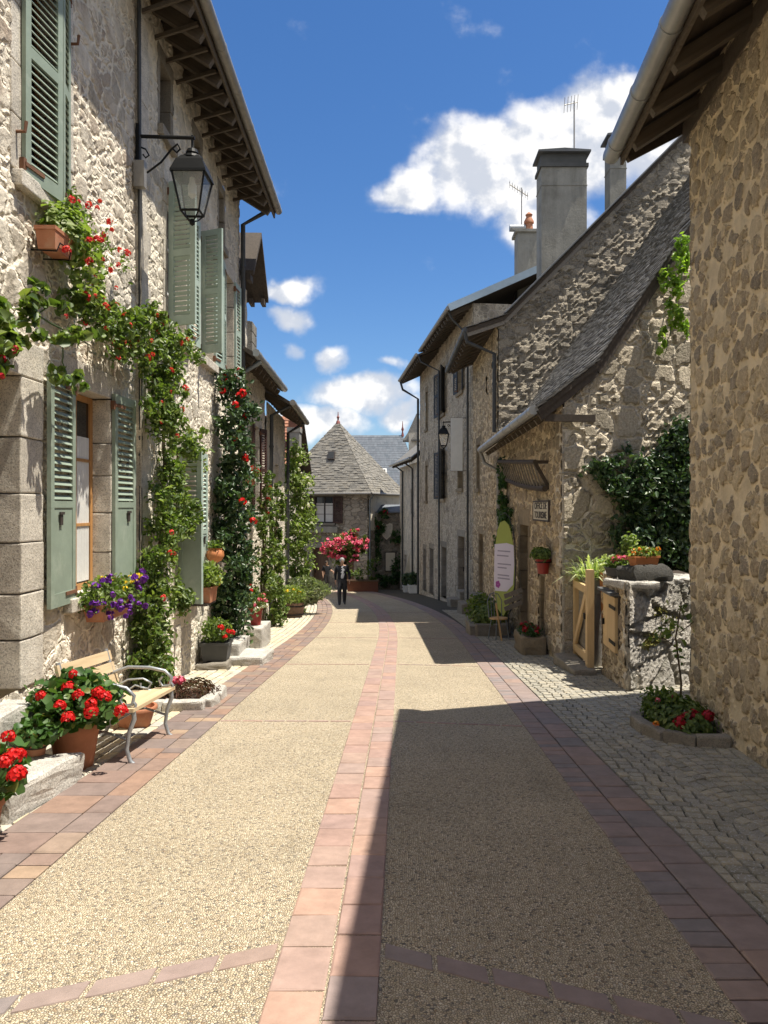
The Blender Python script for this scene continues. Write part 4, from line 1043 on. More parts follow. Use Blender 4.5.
M2 = 2.55
def build_right_mid():
    h = thing('stone_house', 'low ochre stone house with a steep shaggy slate roof behind the wooden gate', 'house', (M2, 15, gz(0, 15)))
    w = Wall((M2, 12.2), (M2+.02, 20.4), -1); U = w.uy; g = Wall((M2, 12.2), (M2+7*.955, 12.2+7*.295), 1)
    prof = [(.42, 3.14), (-.55, 3.90), (-2.2, 6.25), (-5.6, 11.1)]
    def rz(x_in):       # height of the roof at a distance in from the front wall
        o = -x_in
        for (a, b) in zip(prof[:-1], prof[1:]):
            if o >= b[0]: return a[1]+(b[1]-a[1])*(o-a[0])/(b[0]-a[0])
        return prof[-1][1]
    mb = MB(); D = (U(15.55), U(16.55), gz(0, 16)+.12, 1.22); slit = (U(14.25), U(14.5), .66, .86); S2 = (U(13.75), U(14.15), -.9, .35)
    zb = -1.75
    sheet(mb, w, 0, w.L, zb, 3.5, [hole(*D, .26, False, .34), slit, hole(*S2, .14, False, .16)], .045)
    sheet(mb, g, 0, 6.2, zb, 11, (), .055, (20, 0), lambda u: rz(u*.955)-.05)
    body(mb, w, 2.1, w.L, zb, 3.3, -6, -.34); body(mb, w, .5, 2.1, zb, 3.0, -.9, -.34)
    mb.build('wall', [MATS['stone_tan']], h, True)
    # the gable is built of bigger, greyer stones
    wl = h.children[0].data; wl.materials.append(MATS['stone_gable'])
    for pl in wl.polygons:
        if pl.normal.y < -.85 and abs(pl.normal.x) > .1: pl.material_index = 1
    surround(h, w, *D, 'granite_ochre', .26, .02, .27, False, .34, 'door_surround'); surround(h, w, *S2, 'granite_ochre', .14, .015, .27, False, .16)
    door(h, w, *D, 'door_brown', -.22)
    m = MB(); wbox(m, w, S2[0], S2[1], S2[2], S2[3], -.16, -.12); m.build('walled_up_opening', MATS['granite_dark'], h, True)
    m = MB(); wbox(m, w, slit[0], slit[1], slit[2], slit[3], -.2, -.16); m.build('vent_hole', MATS['inside'], h, True)
    quoins(h, w, 1, g, 1, zb, 3.2, 'granite_pale', a=(.24, .5))
    us = lambda o: -.25+(.42-o)*.31; ue = lambda o: w.L+.0
    r = roof_slab(h, w, prof+[(-11, 3.2)], us, ue, .10, 'slate')
    s = MB(); slates(s, w, prof, us, ue, .19, .125, .016); s.build('roof_covering', MATS['slate'], r, True)
    rafters(r, w, .1, w.L-.1, .42, 3.14, .72, 15, -.1, (.09, .11))
    gutter(r, w, -.22, w.L, .50, 3.11, .075, 'zinc')
    v = MB()
    for (a, b) in zip(prof[:-1], prof[1:]): v.bar(w.p(us(a[0])+.06, a[1]-.12, a[0]), w.p(us(b[0])+.06, b[1]-.12, b[0]), .05, .17)
    v.build('verge_board', MATS['old_board'], r, True)
    b = MB(); b.bar(w.p(-.12, 3.0, .32), w.p(-.0, 3.0, -.5), .08, .11); b.build('corbel_beam', MATS['old_board'], h, True)
    downpipe(h, [w.p(w.L-.1, 3.05, .5), w.p(w.L-.15, 2.75, .4), w.p(w.L-.5, 2.55, .08), w.p(w.L-.5, gz(0, 20), .08)], .05, 'zinc_old')
    # old hay rack fixed under the eave
    k = thing('hay_rack', 'old dark wooden hay rack fixed under the eave above the green flag', 'hay rack', w.p(U(15.4), 2.35, 0))
    lo, hi = MB(), MB(); u0, u1 = U(13.35), U(18.3); zl = lambda u: 1.92+.34*(u-u0)/(u1-u0)-.05*math.sin(math.pi*(u-u0)/(u1-u0)); zh = lambda u: 2.38+.30*(u-u0)/(u1-u0)
    us_ = [u0-.1+(u1-u0+.2)*q/6 for q in range(7)]
    lo.tube([w.p(u, zl(u), .09) for u in us_], .055, 8); lo.build('lower_rail', MATS['old_board'], k, True, smooth=True)
    hi.tube([w.p(u, zh(u), .26) for u in us_], .042, 8); hi.build('upper_rail', MATS['old_board'], k, True, smooth=True)
    n = 15
    for i in range(n):
        u = u0+(u1-u0)*(i+.5)/n; b = MB(); b.tube([w.p(u, zl(u)-.02, .10), w.p(u+rng.uniform(-.02, .02), zh(u), .25)], .016, 6); b.build('rung', MATS['grey_timber'], k, True)
    for u in (u0-.03, u1+.03):
        b = MB(); b.bar(w.p(u, zl(u), 0), w.p(u, zh(u), .26), .06, .06); b.bar(w.p(u, zh(u), 0), w.p(u, zh(u), .26), .055, .055); b.build('bracket', MATS['old_board'], k, True)
    # the sign
    sg = thing('wall_sign', 'cream wall sign with dark lettering above the hanging red pot', 'sign', w.p(U(13.95), 1.53, .03))
    b = MB(); ww, hh = 1.55, .345; b.frame_box((0, 0, 0), w.u*ww/2, w.n*.018, w.z*hh/2); b.build('panel', MATS['sign_cream'], sg)
    b = MB()
    for s1 in (-1, 1): b.frame_box(w.u*s1*(ww/2), w.u*.016, w.n*.026, w.z*(hh/2+.016)); b.frame_box(w.z*s1*hh/2, w.u*ww/2, w.n*.026, w.z*.014)
    b.build('frame', MATS['paint_dark'], sg)
    for txt, z, sx in (('OFFICE DE', .085, 1.5), ('TOURISME', -.08, 1.5)): lettering(txt, sg, Vector((0, 0, z))+w.n*.021, -w.u, w.z, .175, sx, 'sign_ink')
    return w, U, g, rz
def lettering(txt, parent, loc, right, up, size, sx, m):
    cu = bpy.data.curves.new('lettering', 'FONT'); cu.body = txt; cu.size = size; cu.align_x = 'CENTER'; cu.align_y = 'CENTER'; cu.extrude = .003; cu.offset = .0015
    tmp = bpy.data.objects.new('lettering', cu); C.objects.link(tmp); dg = bpy.context.evaluated_depsgraph_get()
    me = bpy.data.meshes.new_from_object(tmp.evaluated_get(dg)); bpy.data.objects.remove(tmp); bpy.data.curves.remove(cu)
    me.materials.clear(); me.materials.append(MATS[m]); o = link('lettering', me, parent)
    R = Matrix((right, up, right.cross(up))).transposed(); R4 = R.to_4x4() @ Matrix.Diagonal((sx, 1, 1, 1)); R4.translation = loc; o.matrix_basis = R4
    return o
w2, U2, g2, rz2 = build_right_mid()

def build_right_gable():
    h = thing('stone_house', 'tall stone house whose steep grey rubble gable carries the big concrete chimney', 'house', (2.6, 23, gz(0, 23)))
    w = Wall((2.56, 20.5), (2.45, 26.4), -1); U = w.uy; g = Wall((2.56, 20.5), (2.56+8*.985, 20.5+8*.17), 1)
    ze = 6.45; tp = 1.03; ov = .85; zb = -2.1
    top = lambda u: min(ze+tp*(u*.985+.0)-.02, 12.2)
    mb = MB(); D = (U(23.7), U(24.6), gz(0, 24)+.35, .75); sl1 = (U(21.3), U(21.55), 5.35, 5.85); sl2 = (U(22.6), U(22.85), 4.9, 5.5); Wn = (U(24.5), U(25.3), 2.2, 3.6)
    sheet(mb, w, 0, w.L, zb, 6.5, [hole(*D, .22, False), sl1, sl2, hole(*Wn)], .07); sheet(mb, g, 0, 7, zb, 12.3, (), .07, (40, 0), top)
    body(mb, w, 1.6, w.L, zb, 6.3, -8, -.34); body(mb, w, .35, 1.6, zb, 6.2, -.8, -.34); mb.build('wall', [MATS['stone_tan'], MATS['stone_dry']], h, True)
    me = [c for c in h.children if c.name.startswith('wall')][0].data
    for pl in me.polygons:
        if pl.normal.y < -.85 and pl.normal.x > .02: pl.material_index = 1
    surround(h, w, *D, 'granite_ochre', .22, .02, .27, False); door(h, w, *D); surround(h, w, *Wn, 'granite_ochre'); window(h, w, *Wn, 'paint_dark')
    for q in (sl1, sl2):
        m = MB(); wbox(m, w, *q, -.2, -.16); m.build('slit_opening', MATS['inside'], h, True)
    us = lambda o: -.28+(ov-o)*.172; ue = lambda o: w.L+.1
    prof = [(ov, ze-.15), (-.15, ze+.22), (-5.6, ze+.2+tp*5.45)]
    r = roof_slab(h, w, prof+[(-11.5, ze)], us, ue, .12, 'slate')
    s = MB(); slates(s, w, prof, us, ue, .3, .22, .018); s.build('roof_covering', MATS['slate'], r, True)
    v = MB()
    for (a, b) in zip(prof[:-1], prof[1:]): v.bar(w.p(us(a[0])+.05, a[1]-.15, a[0]), w.p(us(b[0])+.05, b[1]-.15, b[0]), .05, .14)
    v.build('verge_board', MATS['grey_timber'], r, True)
    fl = MB(); a, b = prof[1], prof[2]; fl.bar(w.p(us(a[0])-.05, a[1]+.06, a[0]), w.p(us(b[0])-.05, b[1]+.06, b[0]), .16, .03); fl.build('lead_flashing', MATS['lead'], r, True)
    rafters(r, w, .1, w.L-.1, ov, ze-.15, .55, 9, -.1); gutter(r, w, -.25, w.L+.1, ov+.05, ze-.18, .07, 'pipe_dark')
    downpipe(h, [w.p(-.2, ze-.25, ov+.05), w.p(-.18, ze-.5, ov), w.p(.1, ze-.75, .09), w.p(.12, 3.6, .09)], .05, 'pipe_dark')
    # chimneys
    def chimney(c, sx, sy, z0, z1, pot=False, nm='chimney'):
        m = MB(); m.box((c[0], c[1], (z0+z1)/2), (sx, sy, z1-z0)); m.box((c[0], c[1], z1-.62), (sx+.03, sy+.03, .02)); ch = m.build(nm, MATS['concrete'], r, True)
        m = MB(); m.box((c[0], c[1], z1-.06), (sx+.09, sy+.09, .1)); m.box((c[0], c[1], z1+.14), (sx+.0, sy-.1, .3)); m.build('chimney_throat', MATS['concrete_dark'], ch, True)
        m = MB(); m.prism([(-sx/2-.1, 0), (sx/2+.1, 0), (sx/2+.1, .05), (0, .10), (-sx/2-.1, .05)], (1, 0, 0), (0, 0, 1), (0, 1, 0), (c[0], c[1], z1+.29), sy+.2); m.build('chimney_cap', MATS['lead'], ch, True)
        return ch
    c1 = chimney((4.55, 22.0), 1.27, .8, 7.4, 11.25)
    chimney((6.18, 22.3), .46, .6, 9.0, 11.9)
    antenna('tv_antenna', 'bare mast antenna on top of the big concrete chimney', (4.92, 22, 11.65), 1.55, 'mast')
    return h
def antenna(name, label, loc, H, kind):
    t = thing(name, label, 'antenna', loc)
    m = MB(); m.tube([(0, 0, -.05), (0, 0, H)], .022, 6); m.build('mast', MATS['zinc_old'], t)
    b = MB(); 
    if kind == 'mast':
        a = Vector((-.28, 0, H-.12)); c = Vector((.12, .1, H+.02)); b.tube([a, c], .014, 5)
        for i in range(5):
            p = a.lerp(c, i/4); b.tube([p-Vector((.02, .16, -.14)), p+Vector((.02, .16, -.14))], .007, 4)
    else:
        a = Vector((-.45, .0, H+.12)); c = Vector((.25, .1, H-.28)); b.tube([a, c], .02, 5)
        for i in range(8):
            p = a.lerp(c, i/7); b.tube([p-Vector((.05, .26, .02)), p+Vector((.05, .26, .1))], .01, 4); b.tube([p-Vector((0, 0, .14)), p+Vector((0, 0, .14))], .008, 4)
    b.build('aerial', MATS['zinc_old'], t)
build_right_gable()

def build_right_far():
    h = thing('stone_house', 'tall stone house with deep eaves and dark shutters beyond the gable house', 'house', (2, 33, gz(0, 33)))
    w = Wall((2.45, 26.45), (.94, 40), -1); U = w.uy; g = Wall((2.45, 26.45), (9, 27.2), 1); zb = -3.4; ze = 8.4
    mb = MB()
    W1 = (U(32.3), U(33.7), 5.55, 7.45); W2 = (U(32.3), U(33.7), 1.95, 4.0); W3 = (U(28.3), U(29.2), 5.9, 7.3); W4 = (U(37.2), U(37.8), 5.4, 7.2); W5 = (U(28.3), U(29.2), 2.3, 3.7)
    D1 = (U(35.4), U(36.5), gz(0, 36)+.15, -.35); D2 = (U(31.9), U(33.0), gz(0, 32.5)+.15, -.1); D3 = (U(28.0), U(29.2), gz(0, 28.6)+.3, .5); W6 = (U(37.3), U(37.9), 1.9, 3.6); D4 = (U(37.8), U(38.7), gz(0, 38)+.2, -.5)
    ws = [W1, W2, W3, W4, W5, W6]; ds = [D1, D2, D3, D4]
    sheet(mb, w, 0, w.L, zb, 8.6, [hole(*q) for q in ws]+[hole(*q, .2, False) for q in ds], .09); sheet(mb, g, 0, 6, 4, 8.6, (), .2, (60, 0))
    body(mb, w, 1.0, w.L, zb, 8.3, -7, -.34); body(mb, w, .1, 1.0, zb, 8.3, -.8, -.34); mb.build('wall', MATS['stone_grey_tan'], h, True)
    for q in ws: surround(h, w, *q, 'granite_ochre'); window(h, w, *q, 'paint_white' if q in (W3,) else 'paint_dark', curtain=q in (W3,))
    for q in ds: surround(h, w, *q, 'granite_dark', .2, .02, .27, False); door(h, w, *q)
    for q in (W1, W2):
        shutter(h, w, q[0]-.02, q[2], q[3], .72, .35, -1, 'shutter_dark'); shutter(h, w, q[1]+.02, q[2], q[3], .72, .12, 1, 'shutter_dark')
    for q in (W3,): shutter(h, w, q[1]+.02, q[2], q[3], .45, .15, 1, 'shutter_dark'); shutter(h, w, q[0]-.02, q[2], q[3], .45, .15, -1, 'shutter_dark')
    ov = .95; us = lambda o: -.15; um = w.L*.52; tp = .46
    # the eave steps once along its length
    for (a, b, o1, dz, n) in ((-.15, um-.01, .85, .0, 13), (um+.01, w.L+.35, 1.0, -.18, 13)):
        r = roof_slab(h, w, [(o1, ze+dz), (-3.8, ze+dz+tp*(3.8+o1)), (-8, ze)], lambda o: a, lambda o: b, .1, 'slate')
        rafters(r, w, a+.1, b-.1, o1, ze+dz, tp, n, -.1, (.1, .14)); gutter(r, w, a, b, o1+.05, ze+dz-.02, .075, 'zinc_old', False)
        if a < 0:
            z = MB(); z.bar(w.p(a-.02, ze-.02, o1+.03), w.p(a-.02, ze-.02+tp*(3.8+o1), -3.8), .05, .24); z.build('zinc_verge', MATS['zinc_blue'], r, True)
            m = MB(); m.box((4.65, 29.0, 10.6), (.72, .8, 2.6)); m.box((4.65, 29.0, 11.86), (.9, .98, .1)); ch = m.build('chimney', MATS['concrete'], r, True)
            m = MB(); m.lathe([(.17, 0), (.14, .35), (.19, .38), (.19, .44), (.1, .62), (.14, .7), (.03, .8)], (4.78, 29.0, 11.9), 12); m.build('chimney_pot', MATS['terracotta'], ch, True, smooth=True)
            m = MB(); m.tube([(4.35, 29.0, 11.8), (4.35, 29.0, 12.1), (4.15, 29.0, 12.1)], .12, 10); m.tube([(4.05, 29, 12.1), (4.65, 29, 12.1)], .13, 10); m.build('flue', MATS['zinc'], ch, True, smooth=True)
    downpipe(h, [w.p(.1, ze-.1, .85), w.p(.15, ze-.35, .7), w.p(.4, ze-.8, .12), w.p(.4, gz(0, 27), .12)], .04, 'pipe_dark')
    downpipe(h, [w.p(um, ze-.2, .95), w.p(um, ze-.5, .85), w.p(um-.4, ze-.95, .12), w.p(um-.4, gz(0, 33), .12)], .042, 'pipe_dark')
    downpipe(h, [w.p(w.L+.2, ze-.3, 1.0), w.p(w.L+.1, ze-.7, .9), w.p(w.L-.08, ze-1.2, .12), w.p(w.L-.08, gz(0, 40), .12)], .06, 'pipe_dark')
    antenna('tv_antenna', 'branched aerial on a short mast above the small chimney with the pot', (4.55, 29.3, 12.0), 1.75, 'yagi')
    b = thing('street_banner', 'blank white upright banner hanging from the stone wall beside the small far lantern', 'banner', w.p(U(27.7), 3.85, .3))
    m = MB(); m.frame_box((-.05, 0, 0), (.21, 0, 0), (0, .012, 0), (0, 0, .95)); m.build('sheet', MATS['paint_white'], b)
    m = MB()
    for s in (-1, 1): m.tube([(-.27, 0, s*.95), (.36, 0, s*.95)], .012, 6)
    m.build('bracket', MATS['iron_black'], b)
    h5 = thing('cream_house', 'small plain house with a low dark eave past the tall stone house', 'house', (.5, 44, gz(0, 44)))
    w5 = Wall((.97, 40.2), (-.12, 47.2), -1); mb = MB(); sheet(mb, w5, 0, w5.L, -3.8, 4.0, [hole(2.2, 3.1, 1.2, 2.6), hole(4.5, 5.4, -3.1, -1.2, .2, False)], .12); body(mb, w5, .05, w5.L, -3.8, 3.9, -5, -.33); mb.build('wall', MATS['stone_pale'], h5, True)
    surround(h5, w5, 2.2, 3.1, 1.2, 2.6, 'granite_pale'); window(h5, w5, 2.2, 3.1, 1.2, 2.6, 'paint_dark'); surround(h5, w5, 4.5, 5.4, -3.1, -1.2, 'granite_pale', sill=False); door(h5, w5, 4.5, 5.4, -3.1, -1.2)
    r = eave(h5, w5, -.3, w5.L+.2, .55, 4.15, .8, 3, 'slate', 10)
    for u in (2, 5.5): downpipe(h5, [w5.p(u, 4.0, .5), w5.p(u, 3.7, .1), w5.p(u, -3.2, .1)], .05, 'pipe_dark')
    tu = MB(); tu.box((1.0, 52, 2.5), (1.1, 1.1, 8.0)); tw = thing('stair_turret', 'thin stone turret with a small pale pointed roof above the small plain house', 'turret', (1.0, 52, gz(0, 52)))
    tu.build('wall', MATS['limewash'], tw, True)
    t = MB(); t.lathe([(.95, 6.1), (.62, 6.6), (.03, 7.9)], (1.0, 52, 0), 4); t.lathe([(.95, 6.0), (.95, 6.1)], (1.0, 52, 0), 4); t.build('roof', MATS['slate_old'], tw, True)
build_right_far()

# ------------------------------------------------------------------ garden wall, gate and letter box by the low house
def build_garden():
    h = thing('garden_wall', 'rough pale boulder wall joining the ochre house, with a box door in its end', 'wall', (2.9, 9.6, gz(0, 9.6)))
    f = Wall((2.80, 9.56), (4.2, 10.44), 1); s = Wall((2.80, 9.56), (2.90, 11.1), -1)
    zt = .64; zb = -1.0
    mb = MB(); sheet(mb, f, 0, f.L, zb, zt, (), .03, (3, 0), lambda u: zt+.05*math.sin(u*5)); sheet(mb, s, 0, s.L, zb, zt, (), .04)
    b = MB(); 
    mb.build('masonry', [MATS['stone_garden'], MATS['stone_tan']], h, True)
    me = h.children[0].data
    for pl in me.polygons:
        if pl.normal.x < -.8: pl.material_index = 1
    t = MB(); q = [s.p(0, 0), s.p(s.L, 0), s.p(s.L, 0)+f.u*f.L, f.p(f.L, 0)]
    q = [v+(Vector((3.4, 10.2, 0))-v)*.03 for v in q]
    lo = [Vector((v.x, v.y, zb)) for v in q]; hi = [Vector((v.x, v.y, zt-.02)) for v in q]; t.add(lo+hi, [(4, 5, 6, 7)]+[(i, (i+1) % 4, 4+(i+1) % 4, 4+i) for i in range(4)])
    t.build('core', MATS['soil'], h, True)
    c = MB(); u = 0
    while u < f.L-.05:
        L = min(rng.uniform(.35, .55), f.L-u); wrock(c, f, u, u+L, zt-.07, zt+.035, -.42, .01, .03, .03, 2); u += L
    u = .0
    while u < s.L-.05:
        L = min(rng.uniform(.4, .6), s.L-u); wrock(c, s, u+.0, u+L, zt-.06, zt+.03, -.4, .005, .03, .02, 2); u += L
    c.build('coping', MATS['granite_step'], h, True)
    quoins(h, f, 1, s, 1, zb, zt-.03, 'granite_pale', 'corner_stone', (.20, .36), .02, .045)
    r = np.random.default_rng(8); P = []
    for (u, z, a, n) in ((.46, -.04, .10, 170), (.66, .16, .07, 90), (.30, -.12, .07, 80), (.78, .02, .06, 70), (.52, .28, .05, 50)):
        for k in range(n): P.append(tuple(f.p(u+r.normal()*a, z+r.normal()*a*.5, .035+abs(r.normal())*.02)))
    link('moss_patch', leaf_mesh('moss_patch', P, .035, 'moss', seed=8), h, True)
    # the little box door in the end of the wall
    d = MB(); u0, u1 = .42, 1.18; z0, z1 = -.30, .42
    n = 3
    for i in range(n): wbox(d, s, u0+(u1-u0)*i/n+.002, u0+(u1-u0)*(i+1)/n-.002, z0, z1, .03, .07)
    dd = d.build('box_door', MATS['gate_wood'], h, True)
    k = MB(); wbox(k, s, u0-.05, u1+.05, z0-.04, z1+.03, -.02, .028); k.build('box_frame', MATS['paint_dark'], dd, True)
    k = MB(); wbox(k, s, u0-.08, u1+.08, z1+.03, z1+.06, -.02, .14); k.build('box_roof', MATS['lead'], dd, True)
    k = MB()
    wbox(k, s, u1-.1, u1-.05, -.02, .06, .071, .10); k.build('knob', MATS['iron_black'], dd, True)
    for z in (z0+.12, z1-.14): k = MB(); wbox(k, s, u0-.04, u0+.34, z-.022, z+.022, .071, .08); k.build('hinge', MATS['iron_black'], dd, True)
    # gate
    g = thing('garden_gate', 'braced pale wooden garden gate between the stone house and the boulder wall', 'gate', (2.74, 11.6, gz(0, 11.6)))
    w = Wall((2.70, 11.02), (2.74, 12.15), -1); zt = .50
    def part(nm, a, b, ww, hh, m='gate_wood'): k = MB(); k.bar(a, b, ww, hh, (1, 0, 0)); return k.build(nm, MATS[m], g, True)
    part('post', w.p(.06, -1.05, 0), w.p(.06, zt+.2, 0), .12, .1); part('post', w.p(w.L-.05, -.98, 0), w.p(w.L-.05, zt, 0), .09, .08)
    part('rail', w.p(0, zt-.1, .02), w.p(w.L, zt-.1, .02), .11, .05); part('rail', w.p(0, -.58, .02), w.p(w.L, -.58, .02), .12, .05)
    part('brace', w.p(w.L-.12, -.52, .03), w.p(.16, zt-.16, .03), .10, .04)
    for i in range(7):
        u = .16+i*(w.L-.3)/6.5; part('slat', w.p(u, -.85, -.03), w.p(u, zt-.02, -.03), .10, .02, 'grey_timber')
    k = MB(); wbox(k, w, .1, .2, -.02, .06, .03, .07); k.build('latch', MATS['iron_black'], g, True)
    st = thing('stone_step', 'long worn stone step at the foot of the wooden gate', 'step', (2.62, 11.5, gz(0, 11.5)))
    mb = MB(); mb.rock((-.05, .0, .06), (.34, 1.25, .16), .03, .03, .02, 3); mb.build('stone', MATS['granite_dark'], st)
    return f, s
gf, gs = build_garden()
# ------------------------------------------------------------------ climbers and shrubs
def cloud(root, name, blobs, dens, size, m, seed, **k):
    """foliage from world-space clumps, kept as one mesh of the plant"""
    P = blobs_pts(blobs, dens, seed)
    return link_world(name, leaf_mesh(name, P, size, m, seed=seed, **k), root), P
def link_world(name, me, root):
    return link(name, me, root, True)
def wall_blob(px, py, X, r, rz=None, ry=None):
    Y = YW(px, X); return (X, Y, ZP(py, Y), r*.7, ry or r, rz or r)
def stems(root, paths, m='stem', name='stem'):
    mb = MB()
    for pts, r0, r1 in paths:
        pts = [Vector(p) for p in pts]; out = []
        for i in range(len(pts)-1):
            for k in range(4):
                p = pts[i].lerp(pts[i+1], k/4); out.append(p+Vector((rng.uniform(-.02, .02), rng.uniform(-.03, .03), rng.uniform(-.02, .02))))
        out.append(pts[-1]); n = len(out); mb.tube(out, [r0+(r1-r0)*i/(n-1) for i in range(n)], 6)
    return mb.build(name, MATS[m], root, True, smooth=True)
def blooms(root, P, n, kind, rad, cnt, m, petal, seed, out=Vector((1, 0, 0)), push=.06, name='flower_head', topbias=0.0):
    r = np.random.default_rng(seed); me = flower_mesh(kind, rad, cnt, m, petal)
    key = P @ np.array(out)+(P[:, 2]*topbias); idx = np.argsort(-key)[:max(n*3, len(P)//3)]
    for i in r.choice(idx, n, replace=False):
        o = link(name, me, root, True); o.location = Vector(P[i])+Vector(out)*push
        o.rotation_euler = (rng.uniform(-.6, .6), rng.uniform(.2, 1.0), rng.uniform(-.6, .6)); k = rng.uniform(.75, 1.25); o.scale = (k, k, k)
def climbing_rose():
    r = thing('climbing_rose', 'green climbing rose with small red blooms running along the wall under the lantern', 'climbing plant', (-2.98, 9.6, gz(0, 9.6)))
    pts = [(150, 655, .28, .30), (152, 610, .30, .36), (160, 560, .30, .36), (165, 515, .31, .34), (172, 470, .30, .34), (165, 430, .28, .3), (185, 520, .24, .28), (190, 445, .24, .2),
           (165, 385, .34, .30), (170, 350, .40, .30), (140, 345, .34, .26), (115, 330, .28, .22), (150, 320, .3, .14), (95, 310, .22, .16), (185, 345, .25, .22), (80, 300, .16, .12), (125, 318, .2, .14), (160, 405, .3, .2), (178, 600, .18, .25), (150, 640, .2, .3)]
    bl = []
    for (px, py, a, b) in pts:
        X = -2.84+rng.uniform(-.05, .06); Y = YW(px, X); bl.append((X, Y, ZP(py, Y), .20, a, b))
    f, P = cloud(r, 'foliage', [(x, y, z, a*1.1, b*1.16, c*1.16) for (x, y, z, a, b, c) in bl], 6400, .066, 'leaf_rose', 11, nrm=(.5, -.25, .1), up=.4)
    b2 = [(-2.8, YW(px, -2.8), ZP(py, YW(px, -2.8)), .18, a, b) for (px, py, a, b) in ((195, 455, .2, .18), (200, 430, .18, .12), (180, 500, .18, .15), (168, 590, .2, .16), (158, 560, .2, .16), (195, 470, .2, .1), (185, 345, .24, .14), (148, 312, .2, .08))]
    cloud(r, 'young_foliage', b2, 4200, .064, 'leaf_light', 12, nrm=(.5, -.25, .1), up=.4)
    W_ = lambda px, py, X=-2.98: Vector((X, YW(px, X), ZP(py, YW(px, X))))
    stems(r, [([W_(150, 688), W_(152, 620), W_(160, 540), W_(165, 450), W_(163, 390), W_(165, 350)], .03, .016), ([W_(154, 686), W_(158, 600), W_(172, 500), W_(190, 440)], .02, .008),
              ([W_(165, 385), W_(145, 345), W_(110, 325), W_(80, 298)], .016, .006), ([W_(165, 370), W_(185, 345), W_(200, 335)], .012, .005)])
    blooms(r, P, 46, 'rose', .027, 12, 'petal_rose', .029, 5, (.9, -.3, .1), .05, 'rose_bloom')
    for (px, py) in ((88, 205), (105, 235), (112, 230), (120, 250), (128, 254), (118, 265), (112, 270), (96, 275), (104, 274), (116, 288), (110, 222), (105, 306), (66, 316), (78, 202), (97, 208), (100, 201), (126, 252), (92, 240)):
        X = -2.92; o = link('rose_bloom', flower_mesh('rose', .027, 12, 'petal_rose', .029), r, True); o.location = W_(px, py, X); k = rng.uniform(.7, 1.3); o.scale = (k, k, k); o.rotation_euler = (rng.random(), rng.random(), rng.random()*6)
    sp = []
    for k in range(14):
        px, py = rng.uniform(62, 130), 0; py = 205+(px-62)*1.1+rng.uniform(-14, 30); sp.append(W_(px, py, -2.93))
    link_world('sparse_foliage', leaf_mesh('sparse_foliage', np.concatenate([np.array(p)+np.random.default_rng(3).normal(size=(26, 3))*np.array([.03, .08, .08]) for p in sp]), .05, 'leaf_rose', seed=33), r)
climbing_rose()
def leafy_branch():
    r = thing('climbing_rose', 'broad leaved rose branch with dark buds arching over the doorway', 'climbing plant', (-3.0, 6.0, 2.4))
    W_ = lambda px, py, X=-2.85: Vector((X, YW(px, X), ZP(py, YW(px, X))))
    bl = [(-2.82, YW(px, -2.82), ZP(py, YW(px, -2.82)), .14, a, b) for (px, py, a, b) in ((-20, 330, .3, .24), (8, 325, .24, .20), (5, 350, .22, .14), (30, 312, .22, .16), (45, 300, .16, .08), (28, 335, .2, .12), (62, 335, .16, .10), (70, 345, .14, .10), (85, 335, .12, .06), (68, 372, .09, .12), (62, 385, .08, .06), (80, 385, .06, .06), (38, 288, .12, .05))]
    f, P = cloud(r, 'foliage', bl, 2300, .092, 'leaf_rose', 21, nrm=(.5, -.3, .2), up=.35, aspect=.72)
    stems(r, [([W_(-30, 360), W_(0, 335), W_(35, 315), W_(62, 330), W_(90, 345)], .012, .005), ([W_(35, 315), W_(48, 300)], .008, .004), ([W_(62, 335), W_(66, 372), W_(78, 388)], .007, .003)], 'stem_green')
    blooms(r, P, 7, 'bud', .02, 8, 'petal_crimson', .026, 6, (.9, -.3, .1), .04, 'rose_bud')
leafy_branch()
def wall_column(name, label, cat, X, Y, z0, z1, rad, dens, size, m, seed, flowers_=(0, None), ry=None, taper=.7, up=.3, sway=.08, stem='stem', rx=None, low=1.0):
    r = thing(name, label, cat, (X, Y, gz(0, Y))); rr = random.Random(seed); bl = []; n = max(3, int((z1-z0)/(rad*.75)))
    for i in range(n):
        t = i/(n-1); k = (1-(1-taper)*t**2)*(low+(1-low)*min(1, t*2.2)); bl.append((X+rr.uniform(-1, 1)*sway, Y+rr.uniform(-1, 1)*sway*1.6, z0+(z1-z0)*t, (rx or rad*.85)*k*rr.uniform(.85, 1.15), (ry or rad)*k*rr.uniform(.8, 1.2), rad*.8*rr.uniform(.8, 1.2)))
    f, P = cloud(r, 'foliage', bl, dens, size, m, seed, nrm=(.5, -.4, .1), up=up)
    if flowers_[0]: blooms(r, P, flowers_[0], 'rose', flowers_[2], 14, flowers_[1], flowers_[2]*1.1, seed, (.7, -.6, .1), .05, 'rose_bloom', .3)
    stems(r, [([(X-.12, Y, gz(0, Y)), (X-.1, Y+.05, z0+.2), (X-.05, Y, (z0+z1)/2), (X, Y, z1-.2)], .035, .01), ([(X-.1, Y+.1, gz(0, Y)), (X-.05, Y+.12, z0+.6), (X, Y+.15, z1*.7+z0*.3)], .02, .008)], stem)
    return r, P
wall_column('climbing_rose', 'tall dark leaved climbing rose with red blooms at its top behind the grey trough', 'climbing plant', -2.83, 12.9, -.45, 3.7, .44, 4300, .085, 'leaf_deep', 31, (16, 'petal_red', .05), ry=.46)
wall_column('climbing_rose', 'thin twiggy climbing rose on the low rubble house beside the grey drainpipe', 'climbing plant', -3.08, 17.4, -.4, 2.2, .32, 3000, .08, 'leaf_rose', 32, (4, 'petal_rose', .04))
